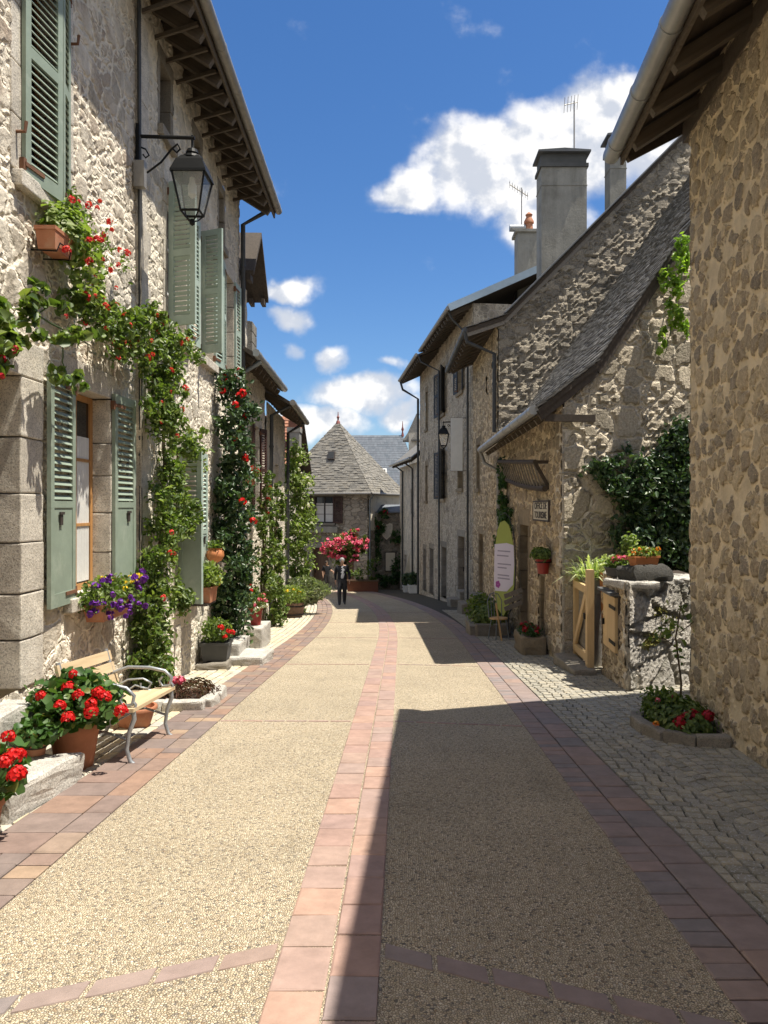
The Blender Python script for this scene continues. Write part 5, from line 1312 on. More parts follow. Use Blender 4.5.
wall_column('climbing_shrub', 'tall pale yellow green climbing shrub covering the far lime washed house', 'climbing plant', -3.36, 24.7, -1.3, 3.1, .70, 2400, .115, 'leaf_light', 33, (40, 'petal_white', .05), ry=.66, taper=.8, sway=.15, low=.5)
wall_column('climbing_plant', 'dark green creeper with lighter tips hugging the far end of the low dormer house', 'climbing plant', -3.12, 19.3, -1.2, 2.2, .30, 2800, .09, 'leaf_rose', 36)
def ivy_column():
    r = thing('ivy', 'narrow dark ivy column hanging beside the hay rack above the green flag', 'ivy', (2.45, 18.3, gz(0, 18.3)))
    bl = [(2.42, 18.35+rng.uniform(-.15, .15), z, .14, .42 if z < 1.6 else .26, .34) for z in (2.5, 2.2, 1.9, 1.6, 1.3, 1.0, .7, .4, .1, -.2)]+[(2.4, 17.7, 1.4, .12, .4, .35), (2.4, 17.6, 1.0, .12, .35, .35), (2.4, 18.9, .6, .12, .4, .4)]
    cloud(r, 'foliage', bl, 4200, .075, 'leaf_ivy', 41, nrm=(-.8, -.3, .1), droop=.5)
    stems(r, [([(2.5, 18.3, gz(0, 18.3)), (2.5, 18.4, 0), (2.5, 18.3, 2.4)], .03, .01)])
ivy_column()
def gable_creeper():
    r = thing('climbing_shrub', 'dense dark glossy creeper on the grey gable above the orange flower trough', 'climbing plant', (4.1, 12.2, gz(0, 12)))
    Yg = lambda x: 12.2+(x-2.55)*.31-.22
    bl = []
    for (px, py, rp, rz_) in ((672, 470, 34, 46), (655, 500, 40, 40), (640, 475, 24, 30), (676, 520, 34, 44), (630, 500, 22, 24), (612, 470, 20, 14), (600, 468, 10, 10), (618, 485, 18, 16), (655, 545, 34, 34), (680, 440, 18, 24), (640, 530, 24, 26), (668, 565, 24, 24), (690, 480, 30, 50), (700, 540, 30, 50), (645, 575, 20, 16), (715, 500, 30, 60)):
        Y = 12.3; x = XP(px, Y); Y = Yg(x); x = XP(px, Y); bl.append((x, Y, ZP(py, Y), rp*Y/F, .26, rz_*Y/F))
    f, P = cloud(r, 'foliage', bl, 4300, .095, 'leaf_deep', 51, nrm=(-.1, -.8, .2), up=.4)
    stems(r, [([(4.3, 12.7, gz(0, 12.4)), (4.25, 12.6, .2), (4.1, 12.5, 1.2), (3.8, 12.4, 1.9), (3.4, 12.3, 2.2)], .05, .012), ([(4.4, 12.75, gz(0, 12.4)), (4.5, 12.7, 1.2), (4.5, 12.7, 2.6)], .04, .01)])
    r2 = thing('vine', 'lime green vine trailing down from the slate verge beside the ochre corner', 'vine', (4.3, 12.4, 5.5))
    bl = [(XP(px, 12.4), 12.45, ZP(py, 12.4), a*12.4/F, .18, b*12.4/F) for (px, py, a, b) in ((682, 255, 12, 20), (676, 275, 12, 14), (666, 280, 12, 10), (680, 300, 12, 18), (672, 318, 10, 14), (664, 338, 6, 12), (662, 352, 4, 6), (684, 330, 8, 20), (690, 270, 14, 30))]
    cloud(r2, 'foliage', bl, 3000, .085, 'leaf_lime', 52, nrm=(-.2, -.7, .1), droop=.4)
    stems(r2, [([(4.75, 12.75, 6.0), (4.55, 12.6, 5.2), (4.35, 12.5, 4.4), (4.2, 12.4, 4.0)], .015, .005)], 'stem_green')
gable_creeper()

# ------------------------------------------------------------------ pots
POT = {}
def pot_profile(r, h, lip=.18, foot=.72): return [(r*foot*.98, 0), (r*foot, .01), (r*.96, h*(1-lip)), (r*1.06, h*(1-lip)+.005), (r*1.08, h-.012), (r*1.05, h), (r*.93, h), (r*.90, h-.03), (r*.86, h-.05)]
def round_pot(root, r, h, m='terracotta', name='pot'):
    mb = MB(); mb.lathe(pot_profile(r, h), (0, 0, 0), 28); o = mb.build(name, MATS[m], root, smooth=True)
    s = MB(); s.lathe([(.001, h-.05), (r*.88, h-.055), (r*.88, h-.07)], (0, 0, 0), 20); s.build('soil', MATS['soil'], root); return o
def trough(root, L, Wd, h, m='terracotta', axis='y', name='pot'):
    mb = MB(); e = Vector((0, L/2, 0)) if axis == 'y' else Vector((L/2, 0, 0)); f = Vector((Wd/2, 0, 0)) if axis == 'y' else Vector((0, Wd/2, 0))
    def ring(k, z): return [(s1*e+s2*f)*k+Vector((0, 0, z)) for s1, s2 in ((-1, -1), (1, -1), (1, 1), (-1, 1))]
    R = [ring(.84, 0), ring(.97, h*.82), ring(1.05, h*.83), ring(1.05, h), ring(.94, h), ring(.88, h*.6)]
    for a, b in zip(R[:-1], R[1:]):
        for i in range(4): j = (i+1) % 4; mb.add([a[i], a[j], b[j], b[i]], [(0, 1, 2, 3)])
    mb.add(R[0], [(3, 2, 1, 0)])
    o = mb.build(name, MATS[m], root); s = MB(); s.add(ring(.9, h*.72), [(0, 1, 2, 3)]); s.build('soil', MATS['soil'], root); return o
def bush(root, rx, ry, rz, z, n, size, m, seed, name='foliage', **k):
    P = bush_points(rx, ry, rz, z, n, seed); P = P[P[:, 2] > z-rz*.75]
    link(name, leaf_mesh(name, P, size, m, seed=seed, **k), root); return P
def heads(root, places, rad, cnt, m, petal, name='flower_head'): flowers(root, places, flower_mesh('h', rad, cnt, m, petal), name)
def stalks(root, places, z0, m='stem_green'):
    mb = MB()
    for p in places: mb.tube([(p[0]*.35, p[1]*.35, z0), (p[0]*.8, p[1]*.8, (z0+p[2])/2+.04), (p[0], p[1], p[2]-.01)], .0045, 5)
    mb.build('stalk', MATS[m], root)
def rel(px, py, Y, o): return (XP(px, Y)-o[0], Y-o[1], ZP(py, Y)-o[2])
# the big geranium by the bench
def geraniums():
    o = (-2.56, 6.02, gz(0, 6.02)); t = thing('potted_geranium', 'big red geranium in a terracotta pot against the bench end', 'potted plant', o)
    round_pot(t, .19, .36); bush(t, .30, .33, .22, .50, 1500, .068, 'leaf_geranium', 61, aspect=.95, up=.9, fold=.25)
    pl = [rel(px, py, Y, o) for (px, py, Y) in ((68, 688, 5.85), (73, 674, 5.9), (78, 695, 5.7), (98, 693, 5.8), (105, 697, 5.75), (91, 712, 5.6), (121, 711, 5.75), (60, 706, 5.6), (68, 718, 5.55), (41, 696, 5.7), (91, 704, 5.62))]
    heads(t, pl, .046, 80, 'petal_red', .022); stalks(t, pl, .42)
    o = (-2.42, 4.36, gz(0, 4.36)); t = thing('potted_geranium', 'red geranium in a terracotta pot standing before the granite block', 'potted plant', o)
    round_pot(t, .15, .27); bush(t, .22, .24, .17, .38, 750, .07, 'leaf_geranium', 62, aspect=.95, up=.9, fold=.25)
    pl = [rel(px, py, Y, o) for (px, py, Y) in ((8, 737, 4.3), (13, 757, 4.2), (4, 762, 4.15), (19, 755, 4.3), (17, 775, 4.15), (-8, 745, 4.3), (-14, 765, 4.2))]
    heads(t, pl, .043, 80, 'petal_red', .021); stalks(t, pl, .30)
    zt = gz(0, 5.5)+.205
    o = (-2.66, 5.60, zt); t = thing('potted_geranium', 'small red geranium on top of the granite block', 'potted plant', o)
    round_pot(t, .085, .12); bush(t, .15, .17, .10, .15, 380, .06, 'leaf_geranium', 63, aspect=.95, up=.9, fold=.25)
    pl = [rel(px, py, Y, o) for (px, py, Y) in ((27, 732, 5.55), (33, 738, 5.5))]; heads(t, pl, .042, 70, 'petal_red', .02); stalks(t, pl, .12)
    # trough below the upstairs window
    o = (-2.94, 6.52, 3.74); t = thing('window_planter', 'terracotta trough of red geraniums hanging under the upstairs shutters', 'planter', o)
    trough(t, .36, .17, .18); bk = MB(); bk.tube([(-.17, -.12, .0), (.07, -.12, -.012), (.09, -.1, .06), (.09, .1, .06), (.07, .12, -.012), (-.17, .12, 0)], .007, 5); bk.build('bracket', MATS['iron_black'], t)
    P1 = bush_points(.15, .34, .22, .27, 520, 64)+np.array([0, .24, 0]); P2 = bush_points(.12, .28, .3, .0, 300, 65)+np.array([.08, .48, 0])
    link('foliage', leaf_mesh('foliage', np.concatenate([P1, P2]), .06, 'leaf_light', aspect=.9, up=.8, seed=64), t)
    pl = [(.12, -.05, .02), (.15, .35, .05), (.1, .1, .5), (.16, .5, .3), (.15, .62, .15), (.17, .3, .22), (.14, .5, -.1), (.12, .7, .36)]
    heads(t, pl, .034, 30, 'petal_rose', .022)
    # petunias on the sill of the oak window
    o = (-2.93, 7.66, .50); t = thing('window_planter', 'purple and yellow petunias in a trough under the oak window', 'planter', o)
    trough(t, .75, .19, .17); bush(t, .19, .50, .17, .22, 1100, .055, 'leaf_rose', 66, up=.6)
    r = random.Random(4); pl = []; py_ = []
    for k in range(44): pl.append((r.uniform(.02, .26), r.uniform(-.58, .58), r.uniform(.04, .44)))
    for k in range(12): py_.append((r.uniform(.02, .2), r.choice((-.02, .42))+r.uniform(-.15, .15), r.uniform(.28, .42)))
    heads(t, pl, .026, 9, 'petal_purple', .042); heads(t, py_, .024, 14, 'petal_yellow', .022)
    # terracotta pot with yellow flowers on its ledge
    o = (-2.80, 10.95, .255); t = thing('window_planter', 'terracotta planter with yellow flowers on a dark ledge beside the climbing rose', 'planter', o)
    trough(t, .42, .26, .22); lg = MB(); lg.box((-.08, 0, -.02), (.34, .5, .03)); lg.build('ledge', MATS['paint_dark'], t)
    bush(t, .2, .3, .18, .36, 620, .07, 'leaf_light', 67, up=.7); heads(t, [(.15, .1+random.Random(k).uniform(-.1, .1), .24+.03*(k % 4)) for k in range(12)]+[(.1, .22, .28), (.14, .24, .3)], .034, 22, 'petal_yellow', .024)
    o = (-2.90, 11.95, .74); t = thing('hanging_pot', 'small round ochre pot hanging above the yellow flowers', 'pot', o)
    mb = MB(); mb.lathe([(.04, 0), (.10, .03), (.14, .1), (.13, .17), (.10, .2), (.11, .22), (.085, .22), (.08, .15)], (0, 0, 0), 20); mb.build('pot', MATS['terracotta_orange'], t, smooth=True); bush(t, .12, .14, .09, .25, 130, .06, 'leaf_rose', 68)
    b = MB(); b.tube([(-.15, 0, .2), (-.12, 0, .2)], .01, 5); b.tube([(0, 0, .18), (-.17, 0, .22)], .008, 5); b.build('hook', MATS['iron_black'], t)
    # dark trough on its stone
    yb = 11.75; zb = gz(0, yb)
    s = thing('stone_block', 'rough flat granite block carrying the dark grey trough', 'stone', (-2.86, yb, zb)); mb = MB(); mb.rock((0, 0, .05), (.46, .6, .15), .1, .03, .03, 2); mb.build('stone', MATS['granite_dark'], s)
    o = (-2.83, yb, zb+.145); t = thing('potted_plant', 'dark grey trough of orange red flowers on its granite block', 'potted plant', o, .05)
    trough(t, .40, .42, .27, 'pot_grey'); fb = MB(); [fb.box((x, y, .0), (.05, .05, .04)) for x in (-.14, .14) for y in (-.14, .14)]; fb.build('foot', MATS['pot_grey'], t)
    bush(t, .22, .24, .2, .42, 560, .06, 'leaf_rose', 69); heads(t, [(.2, -.1, .42), (.22, .05, .38), (.16, -.18, .36), (.1, -.2, .5)], .045, 30, 'petal_red', .032)
    s = thing('stone_block', 'pale flat step stone on the setts in front of the dark climbing rose', 'stone', (-2.42, 12.35, gz(0, 12.35))); mb = MB(); mb.rock((0, 0, .07), (.56, .85, .19), -.05, .035, .025, 3); mb.build('stone', MATS['granite_step'], s)
    s = thing('stone_block', 'tall pale doorstep block behind the dark grey trough', 'stone', (-2.82, 12.6, gz(0, 12.6))); mb = MB(); mb.rock((0, 0, .17), (.5, .9, .38), 0, .03, .02, 3); mb.build('stone', MATS['granite_step'], s)
    # red pot with pink and white flowers on its block
    yb = 14.9; s = thing('stone_block', 'squared pale block under the red pot of pink flowers', 'stone', (-2.85, yb, gz(0, yb))); mb = MB(); mb.rock((0, 0, .2), (.46, 1.0, .44), 0, .03, .02, 3); mb.build('stone', MATS['granite_step'], s)
    o = (-2.82, yb-.05, gz(0, yb)+.415); t = thing('potted_plant', 'tall red pot of pink and white petunias on its pale block', 'potted plant', o); round_pot(t, .13, .34, 'pot_red'); bush(t, .2, .22, .18, .44, 420, .06, 'leaf_rose', 70)
    heads(t, [(.1, -.15, .5), (.18, .0, .46), (.12, .12, .55), (.02, -.2, .4)], .05, 16, 'petal_pink', .05); heads(t, [(.14, -.12, .36), (.18, .08, .36), (.05, -.2, .32)], .05, 16, 'petal_white', .05); heads(t, [(-.1, -.15, .8), (-.05, -.2, .68), (-.15, 0, .95)], .035, 14, 'petal_red', .04)
    o = (-3.2, 16.2, 2.05); t = thing('hanging_pot', 'small hanging pot with one red bloom high on the low dormer house', 'pot', o); round_pot(t, .12, .18, 'terracotta'); bush(t, .2, .2, .14, .24, 220, .07, 'leaf_rose', 71); heads(t, [(.1, -.15, .34), (.15, 0, .3)], .06, 24, 'petal_red', .05)
    b = MB(); b.bar((-.2, 0, -.02), (.1, 0, -.02), .03, .02); b.build('bracket', MATS['iron_black'], t)
geraniums()
def low_bed():
    yb = 8.75; t = thing('flower_bed', 'stone edged bed of brown heather at the foot of the climbing rose', 'flower bed', (-2.6, yb, gz(0, yb)))
    mb = MB()
    for (x, y, L, rz) in ((.24, -.42, .44, .05), (-.18, -.43, .40, -.04), (.45, -.12, .36, 1.55), (.44, .28, .38, 1.6)): mb.rock((x, y, .04+SLOPE*-y), (L, .15, .17), rz, .025, .02, 2)
    mb.build('edging', MATS['granite_step'], t)
    m = MB(); m.box((0, .05, .0), (.85, .9, .1)); m.build('soil', MATS['soil'], t)
    P = bush_points(.30, .36, .13, .12, 1500, 81)+np.array([.16, .05, 0]); link('heather', leaf_mesh('heather', P, .05, 'leaf_heather', aspect=.2, up=.2, seed=81), t)
    P = bush_points(.22, .26, .3, .34, 640, 82)+np.array([-.28, .15, 0]); link('foliage', leaf_mesh('foliage', P, .075, 'leaf_rose', seed=82), t)
    heads(t, [(-.15, -.02, .44), (-.12, -.06, .40)], .05, 20, 'petal_crimson', .04); heads(t, [(.02, -.02, .26), (.1, -.05, .28), (-.02, .02, .22)], .045, 18, 'petal_pink', .04)
    o = (-2.62, 7.55, gz(0, 7.55)); t = thing('plant_pot', 'shallow empty terracotta bowl behind the bench legs', 'pot', o); round_pot(t, .2, .2)
low_bed()
def lavender():
    o = (-3.22, 24.0, gz(0, 24.0)); t = thing('lavender', 'grey green lavender shrub spilling onto the pale setts', 'shrub', o)
    r = np.random.default_rng(5); n = 2600; a = r.random(n)*6.283; e = r.random(n)**.6*.95; L = .3+.75*r.random(n)
    P = np.stack([np.cos(a)*np.sin(e)*L*1.15+.15, np.sin(a)*np.sin(e)*L, .12+np.cos(e)*L], 1)
    link('foliage', leaf_mesh('foliage', P, .16, 'leaf_lavender', aspect=.10, up=1.0, nrm=np.stack([np.sin(a), -np.cos(a), 0*a], 1), seed=83), t)
    mb = MB()
    for k in range(9): q = rng.uniform(0, 6.28); mb.tube([(0, 0, 0), (.12*math.cos(q), .12*math.sin(q), .25), (.4*math.cos(q), .4*math.sin(q), .6)], .015, 5)
    mb.build('stem', MATS['stem'], t)
    o = (-3.2, 22.6, gz(0, 22.6)); t = thing('barrel_planter', 'half barrel planter with a yellow tipped shrub at the foot of the tall pale climber', 'planter', o)
    mb = MB(); mb.lathe([(.26, 0), (.31, .15), (.33, .3), (.31, .45), (.27, .45), (.26, .4)], (0, 0, 0), 18); mb.build('tub', MATS['door_brown'], t, smooth=True)
    for z in (.1, .35):
        m = MB(); m.lathe([(.325, z), (.335, z), (.335, z+.03), (.325, z+.03)], (0, 0, 0), 18); m.build('hoop', MATS['iron_black'], t)
    bush(t, .34, .36, .3, .65, 700, .08, 'leaf_light', 84); heads(t, [(.2*math.cos(k), .2*math.sin(k)-.1, .75+.05*(k % 3)) for k in range(7)], .05, 16, 'petal_yellow', .045)
lavender()
def far_tree():
    o = (XP(345, 41.5), 41.5, gz(0, 41.5)); t = thing('flowering_tree', 'round headed tree covered in pink blossom in front of the pyramid roofed house', 'tree', o)
    mb = MB(); mb.tube([(0, 0, 0), (.03, .02, .9), (-.02, 0, 1.8)], [.09, .07, .06], 8)
    for k in range(6): a = k*1.05; mb.tube([(-.02, 0, 1.5+.05*k), (.3*math.cos(a), .3*math.sin(a), 2.1), (.7*math.cos(a), .6*math.sin(a), 2.5+.1*(k % 3))], [.04, .03, .015], 6)
    mb.build('trunk', MATS['stem'], t, smooth=True)
    bl = [(-1.05, -.1, 2.35, .3, .3, .25), (1.0, 0, 2.75, .3, .3, .3), (.35, -.1, 3.2, .3, .3, .25), (0, 0, 2.5, .9, .8, .65), (-.6, 0, 2.2, .5, .5, .5), (.6, -.1, 2.35, .5, .5, .5), (0, -.2, 1.8, .6, .5, .5), (.5, 0, 2.0, .5, .5, .4), (-.1, 0, 3.0, .6, .5, .3)]
    P = blobs_pts(bl, 1700, 91); cr = link('crown', leaf_mesh('crown', P, .13, 'leaf_rose', seed=91), t)
    Pf = blobs_pts([(-1.1, -.2, 2.4, .3, .3, .25), (1.05, -.1, 2.75, .3, .3, .28), (.4, -.1, 3.3, .35, .3, .22), (-.6, -.2, 1.95, .3, .3, .18), (-.05, -.25, 2.75, .9, .6, .45), (-.8, -.2, 2.3, .45, .4, .35), (.8, -.2, 2.5, .4, .4, .35), (-.3, -.4, 2.2, .5, .4, .3), (.25, -.4, 1.95, .6, .4, .2), (.1, -.2, 3.1, .55, .4, .2)], 900, 92)
    link('blossom', leaf_mesh('blossom', Pf, .13, 'petal_pink', aspect=.95, nrm=(0, -.5, .6), seed=92), t)
    o = (XP(355, 43.2), 43.2, gz(0, 43.2)); t = thing('planter_wall', 'low brick planter of shrubs beneath the pink blossom tree', 'planter', o)
    mb = MB(); mb.box((.45, 0, .3), (1.7, .7, .6)); mb.build('brickwork', MATS['brick'], t); m = MB(); m.box((.45, 0, .63), (1.8, .8, .07)); m.build('coping', MATS['door_brown'], t)
    P = blobs_pts([(-.1, 0, .95, .4, .3, .3), (.5, 0, 1.0, .4, .3, .35), (1.0, 0, .9, .3, .3, .25), (.9, .1, 1.5, .35, .3, .5)], 1300, 93); link('foliage', leaf_mesh('foliage', P, .12, 'leaf_rose', seed=93), t)
    r = thing('climbing_plant', 'dark creeper around the pale shield on the end wall', 'climbing plant', (-.8, 47.0, gz(0, 47)))
    bl = [(XP(px, 46.95), 47.0, ZP(py, 46.95), a*46.95/F, .25, b*46.95/F) for (px, py, a, b) in ((378, 525, 9, 10), (375, 545, 6, 18), (372, 560, 7, 14), (384, 512, 8, 5), (404, 536, 12, 7), (412, 534, 8, 7), (396, 540, 9, 6), (400, 566, 9, 14), (390, 578, 12, 8), (380, 580, 10, 7))]
    f, P = cloud(r, 'foliage', bl, 1200, .17, 'leaf_ivy', 94, nrm=(0, -.6, .2)); stems(r, [([(-1.7, 47.1, -3.4), (-1.6, 47.1, -1), (-1.2, 47.1, 1)], .05, .02)])
    blooms(r, P, 3, 'far', .12, 14, 'petal_crimson', .12, 95, (0, -1, .3), .1)
far_tree()
# ------------------------------------------------------------------ bench, blocks, lanterns
def bench():
    y0, y1 = 6.10, 7.10; o = (-2.42, (y0+y1)/2, gz(0, (y0+y1)/2))
    t = thing('park_bench', 'wooden slatted bench with scrolled grey cast iron ends against the rubble wall', 'bench', o, 0, None, -math.atan(SLOPE))
    L = (y1-y0)/2+.06
    xs = [.26, .155, .05, -.055, -.16]
    for i, x in enumerate(xs):
        m = MB(); m.box((x, 0, .435-.012*i), (.085, 2*L, .028)); m.build('seat_slat', MATS['pine_slat'], t)
    for i in range(3):
        z = .53+.105*i; m = MB(); m.frame_box((-.245-.035*i, 0, z), (.012, 0, .003), (0, L, 0), (-.012, 0, .042)); m.build('back_slat', MATS['pine_slat'], t)
    for sy in (-1, 1):
        y = sy*(L-.06); m = MB(); p = lambda x, z: (x, y, z)
        m.tube([p(.30, 0), p(.265, .03), p(.235, .12), p(.25, .25), p(.29, .36), p(.28, .42)], [.02, .018, .017, .018, .02, .02], 8)
        m.tube([p(-.36, 0), p(-.32, .03), p(-.27, .14), p(-.22, .28), p(-.22, .4), p(-.26, .55), p(-.31, .72), p(-.335, .80)], [.02, .018, .018, .018, .02, .02, .018, .02], 8)
        m.tube([p(.28, .415), p(.1, .405), p(-.1, .375), p(-.22, .36)], .018, 8)
        m.tube([p(-.27, .58), p(-.12, .635), p(.08, .63), p(.22, .60), p(.285, .54), p(.27, .47), p(.20, .46), p(.17, .51), p(.20, .55)], [.016]*6+[.014, .012, .01], 8)
        m.tube([p(-.24, .45), p(-.12, .52), p(.02, .53), p(.1, .49), p(.07, .44), p(.0, .45), p(.0, .49)], .011, 6)
        m.tube([p(.28, .42), p(.3, .47), p(.27, .50)], .013, 6); m.tube([p(-.15, .4), p(-.05, .47), p(.1, .42)], .010, 6)
        m.tube([p(.24, .2), p(.05, .26), p(-.1, .24), p(-.24, .2)], .011, 6)
        m.build('cast_iron_end', MATS['cast_iron'], t, smooth=60)
    m = MB(); m.tube([(-.02, -L+.06, .25), (-.02, L-.06, .25)], .009, 6); m.build('tie_rod', MATS['cast_iron'], t)
bench()
def steps():
    o = (-2.66, 5.24, gz(0, 5.24)); t = thing('granite_step', 'long pale granite block lying along the doorway', 'step', o, -.06, None, -math.atan(SLOPE))
    m = MB(); m.rock((0, -.06, .09), (.60, 1.0, .24), 0, .035, .02, 4); m.build('stone', MATS['granite_step'], t)
    o = (-3.02, 5.35, gz(0, 5.4)); t = thing('granite_step', 'higher worn granite doorstep under the doorway at the wall', 'step', o)
    m = MB(); m.rock((0, 0, .24), (.36, 1.3, .52), 0, .03, .02, 4); m.build('stone', MATS['granite_step'], t)
    for k, (x, y, s, lab) in enumerate(((1.98, 28.6, (.5, .9, .34), 'pair of squared stone doorsteps by the far drainpipe'), (2.1, 24.4, (.55, .9, .4), 'squared stone doorstep of the gable house'))):
        t = thing('stone_step', lab, 'step', (x, y, gz(0, y))); m = MB(); m.rock((0, 0, s[2]/2-.03), s, .08, .03, .02, 3); m.rock((.3, 0, s[2]+.1), (.4, .8, .3), .08, .03, .02, 2); m.build('stone', MATS['granite_dark'], t)
steps()
def lantern(loc, label, rz, arm=.64):
    t = thing('wall_lantern', label, 'lantern', loc, rz, 'street lanterns on wall brackets')
    m = MB(); m.box((.02, 0, -.16), (.04, .10, .62)); m.tube([(.02, 0, .02), (arm+.03, 0, .0)], .022, 8); m.tube([(arm, 0, .03), (arm, 0, -.12)], .014, 8)
    m.tube([(.03, 0, -.38), (.12, 0, -.40), (.28, 0, -.28), (.40, 0, -.13), (.47, 0, -.07), (.50, 0, -.13), (.46, 0, -.17), (.42, 0, -.13)], .012, 6)
    m.tube([(.03, 0, -.10), (.10, 0, -.13), (.14, 0, -.20), (.10, 0, -.23), (.07, 0, -.19)], .01, 6); m.build('bracket', MATS['iron_black'], t, smooth=True)
    x = arm; z1 = -.44; z0 = -.95; a, b = .185, .105
    h = MB(); h.lathe([(.03, -.12), (.06, -.14), (.075, -.18), (.05, -.20), (.11, -.22), (.125, -.25)], (x, 0, 0), 14)
    def ring(r, z): return [Vector((x+sx*r, sy*r, z)) for sx, sy in ((-1, -1), (1, -1), (1, 1), (-1, 1))]
    R = [ring(.10, -.24), ring(.15, -.30), ring(.20, -.43), ring(.205, -.46), ring(.18, -.46)]
    for p, q in zip(R[:-1], R[1:]):
        for i in range(4): j = (i+1) % 4; h.add([p[i], p[j], q[j], q[i]], [(3, 2, 1, 0)])
    h.add(R[0], [(0, 1, 2, 3)]); h.build('hood', MATS['iron_black'], t)
    f = MB(); T, B = ring(a, z1-.01), ring(b, z0+.08)
    for i in range(4):
        j = (i+1) % 4; f.tube([T[i], B[i]], .012, 6); f.tube([T[i], T[j]], .012, 6); f.tube([B[i], B[j]], .014, 6)
        f.tube([B[i], B[i]*.5+Vector((x, 0, z0-.0))*.5+Vector((0, 0, -.03)), (x, 0, z0-.02)], .009, 5)
    f.lathe([(.0, -.05), (.03, -.03), (.035, 0), (.02, .03)], (x, 0, z0-.02), 10); f.build('cage', MATS['iron_black'], t)
    g = MB()
    for i in range(4):
        j = (i+1) % 4; k = .97; c = Vector((x, 0, 0)); tt = [c+(v-c)*k for v in (T[i], T[j])]; bb = [c+(v-c)*k for v in (B[i], B[j])]
        for v in tt+bb: pass
        g.add([Vector((tt[0].x, tt[0].y, T[0].z)), Vector((tt[1].x, tt[1].y, T[0].z)), Vector((bb[1].x, bb[1].y, B[0].z)), Vector((bb[0].x, bb[0].y, B[0].z))], [(0, 1, 2, 3)])
    g.build('glass', MATS['lamp_glass'], t)
    l = MB(); l.lathe([(.03, -.46), (.035, -.52), (.05, -.56), (.05, -.66), (.01, -.70)], (x, 0, 0), 10); l.build('bulb', MATS['paint_white'], t, smooth=True)
    return t
def lamp_glass():
    m, t, b, o = mat('lamp_glass'); gl = t.new('ShaderNodeBsdfGlossy'); gl.inputs['Roughness'].default_value = .12; tr = t.new('ShaderNodeBsdfTransparent'); tr.inputs[0].default_value = (.86, .88, .87, 1)
    df = t.new('ShaderNodeBsdfDiffuse'); df.inputs[0].default_value = (.6, .62, .62, 1)
    a = t.new('ShaderNodeMixShader'); a.inputs[0].default_value = .22; t.l.new(tr.outputs[0], a.inputs[1]); t.l.new(df.outputs[0], a.inputs[2])
    c = t.new('ShaderNodeMixShader'); c.inputs[0].default_value = .14; t.l.new(a.outputs[0], c.inputs[1]); t.l.new(gl.outputs[0], c.inputs[2]); t.l.new(c.outputs[0], o.inputs[0])
lamp_glass()
yl = 8.92; l1 = lantern((LX+.03, yl, ZP(138, yl)), 'black four sided lantern on an iron bracket in front of the tall rubble house', 0.0)
yl = 28.6; l2 = copy_tree(l1); l2.location = (2.45-.111*(yl-26.4)-.02, yl, ZP(422, yl)); l2.rotation_euler = (0, 0, math.pi-.11)
l2['label'] = 'small far lantern beside the blank white banner on the tall stone house'

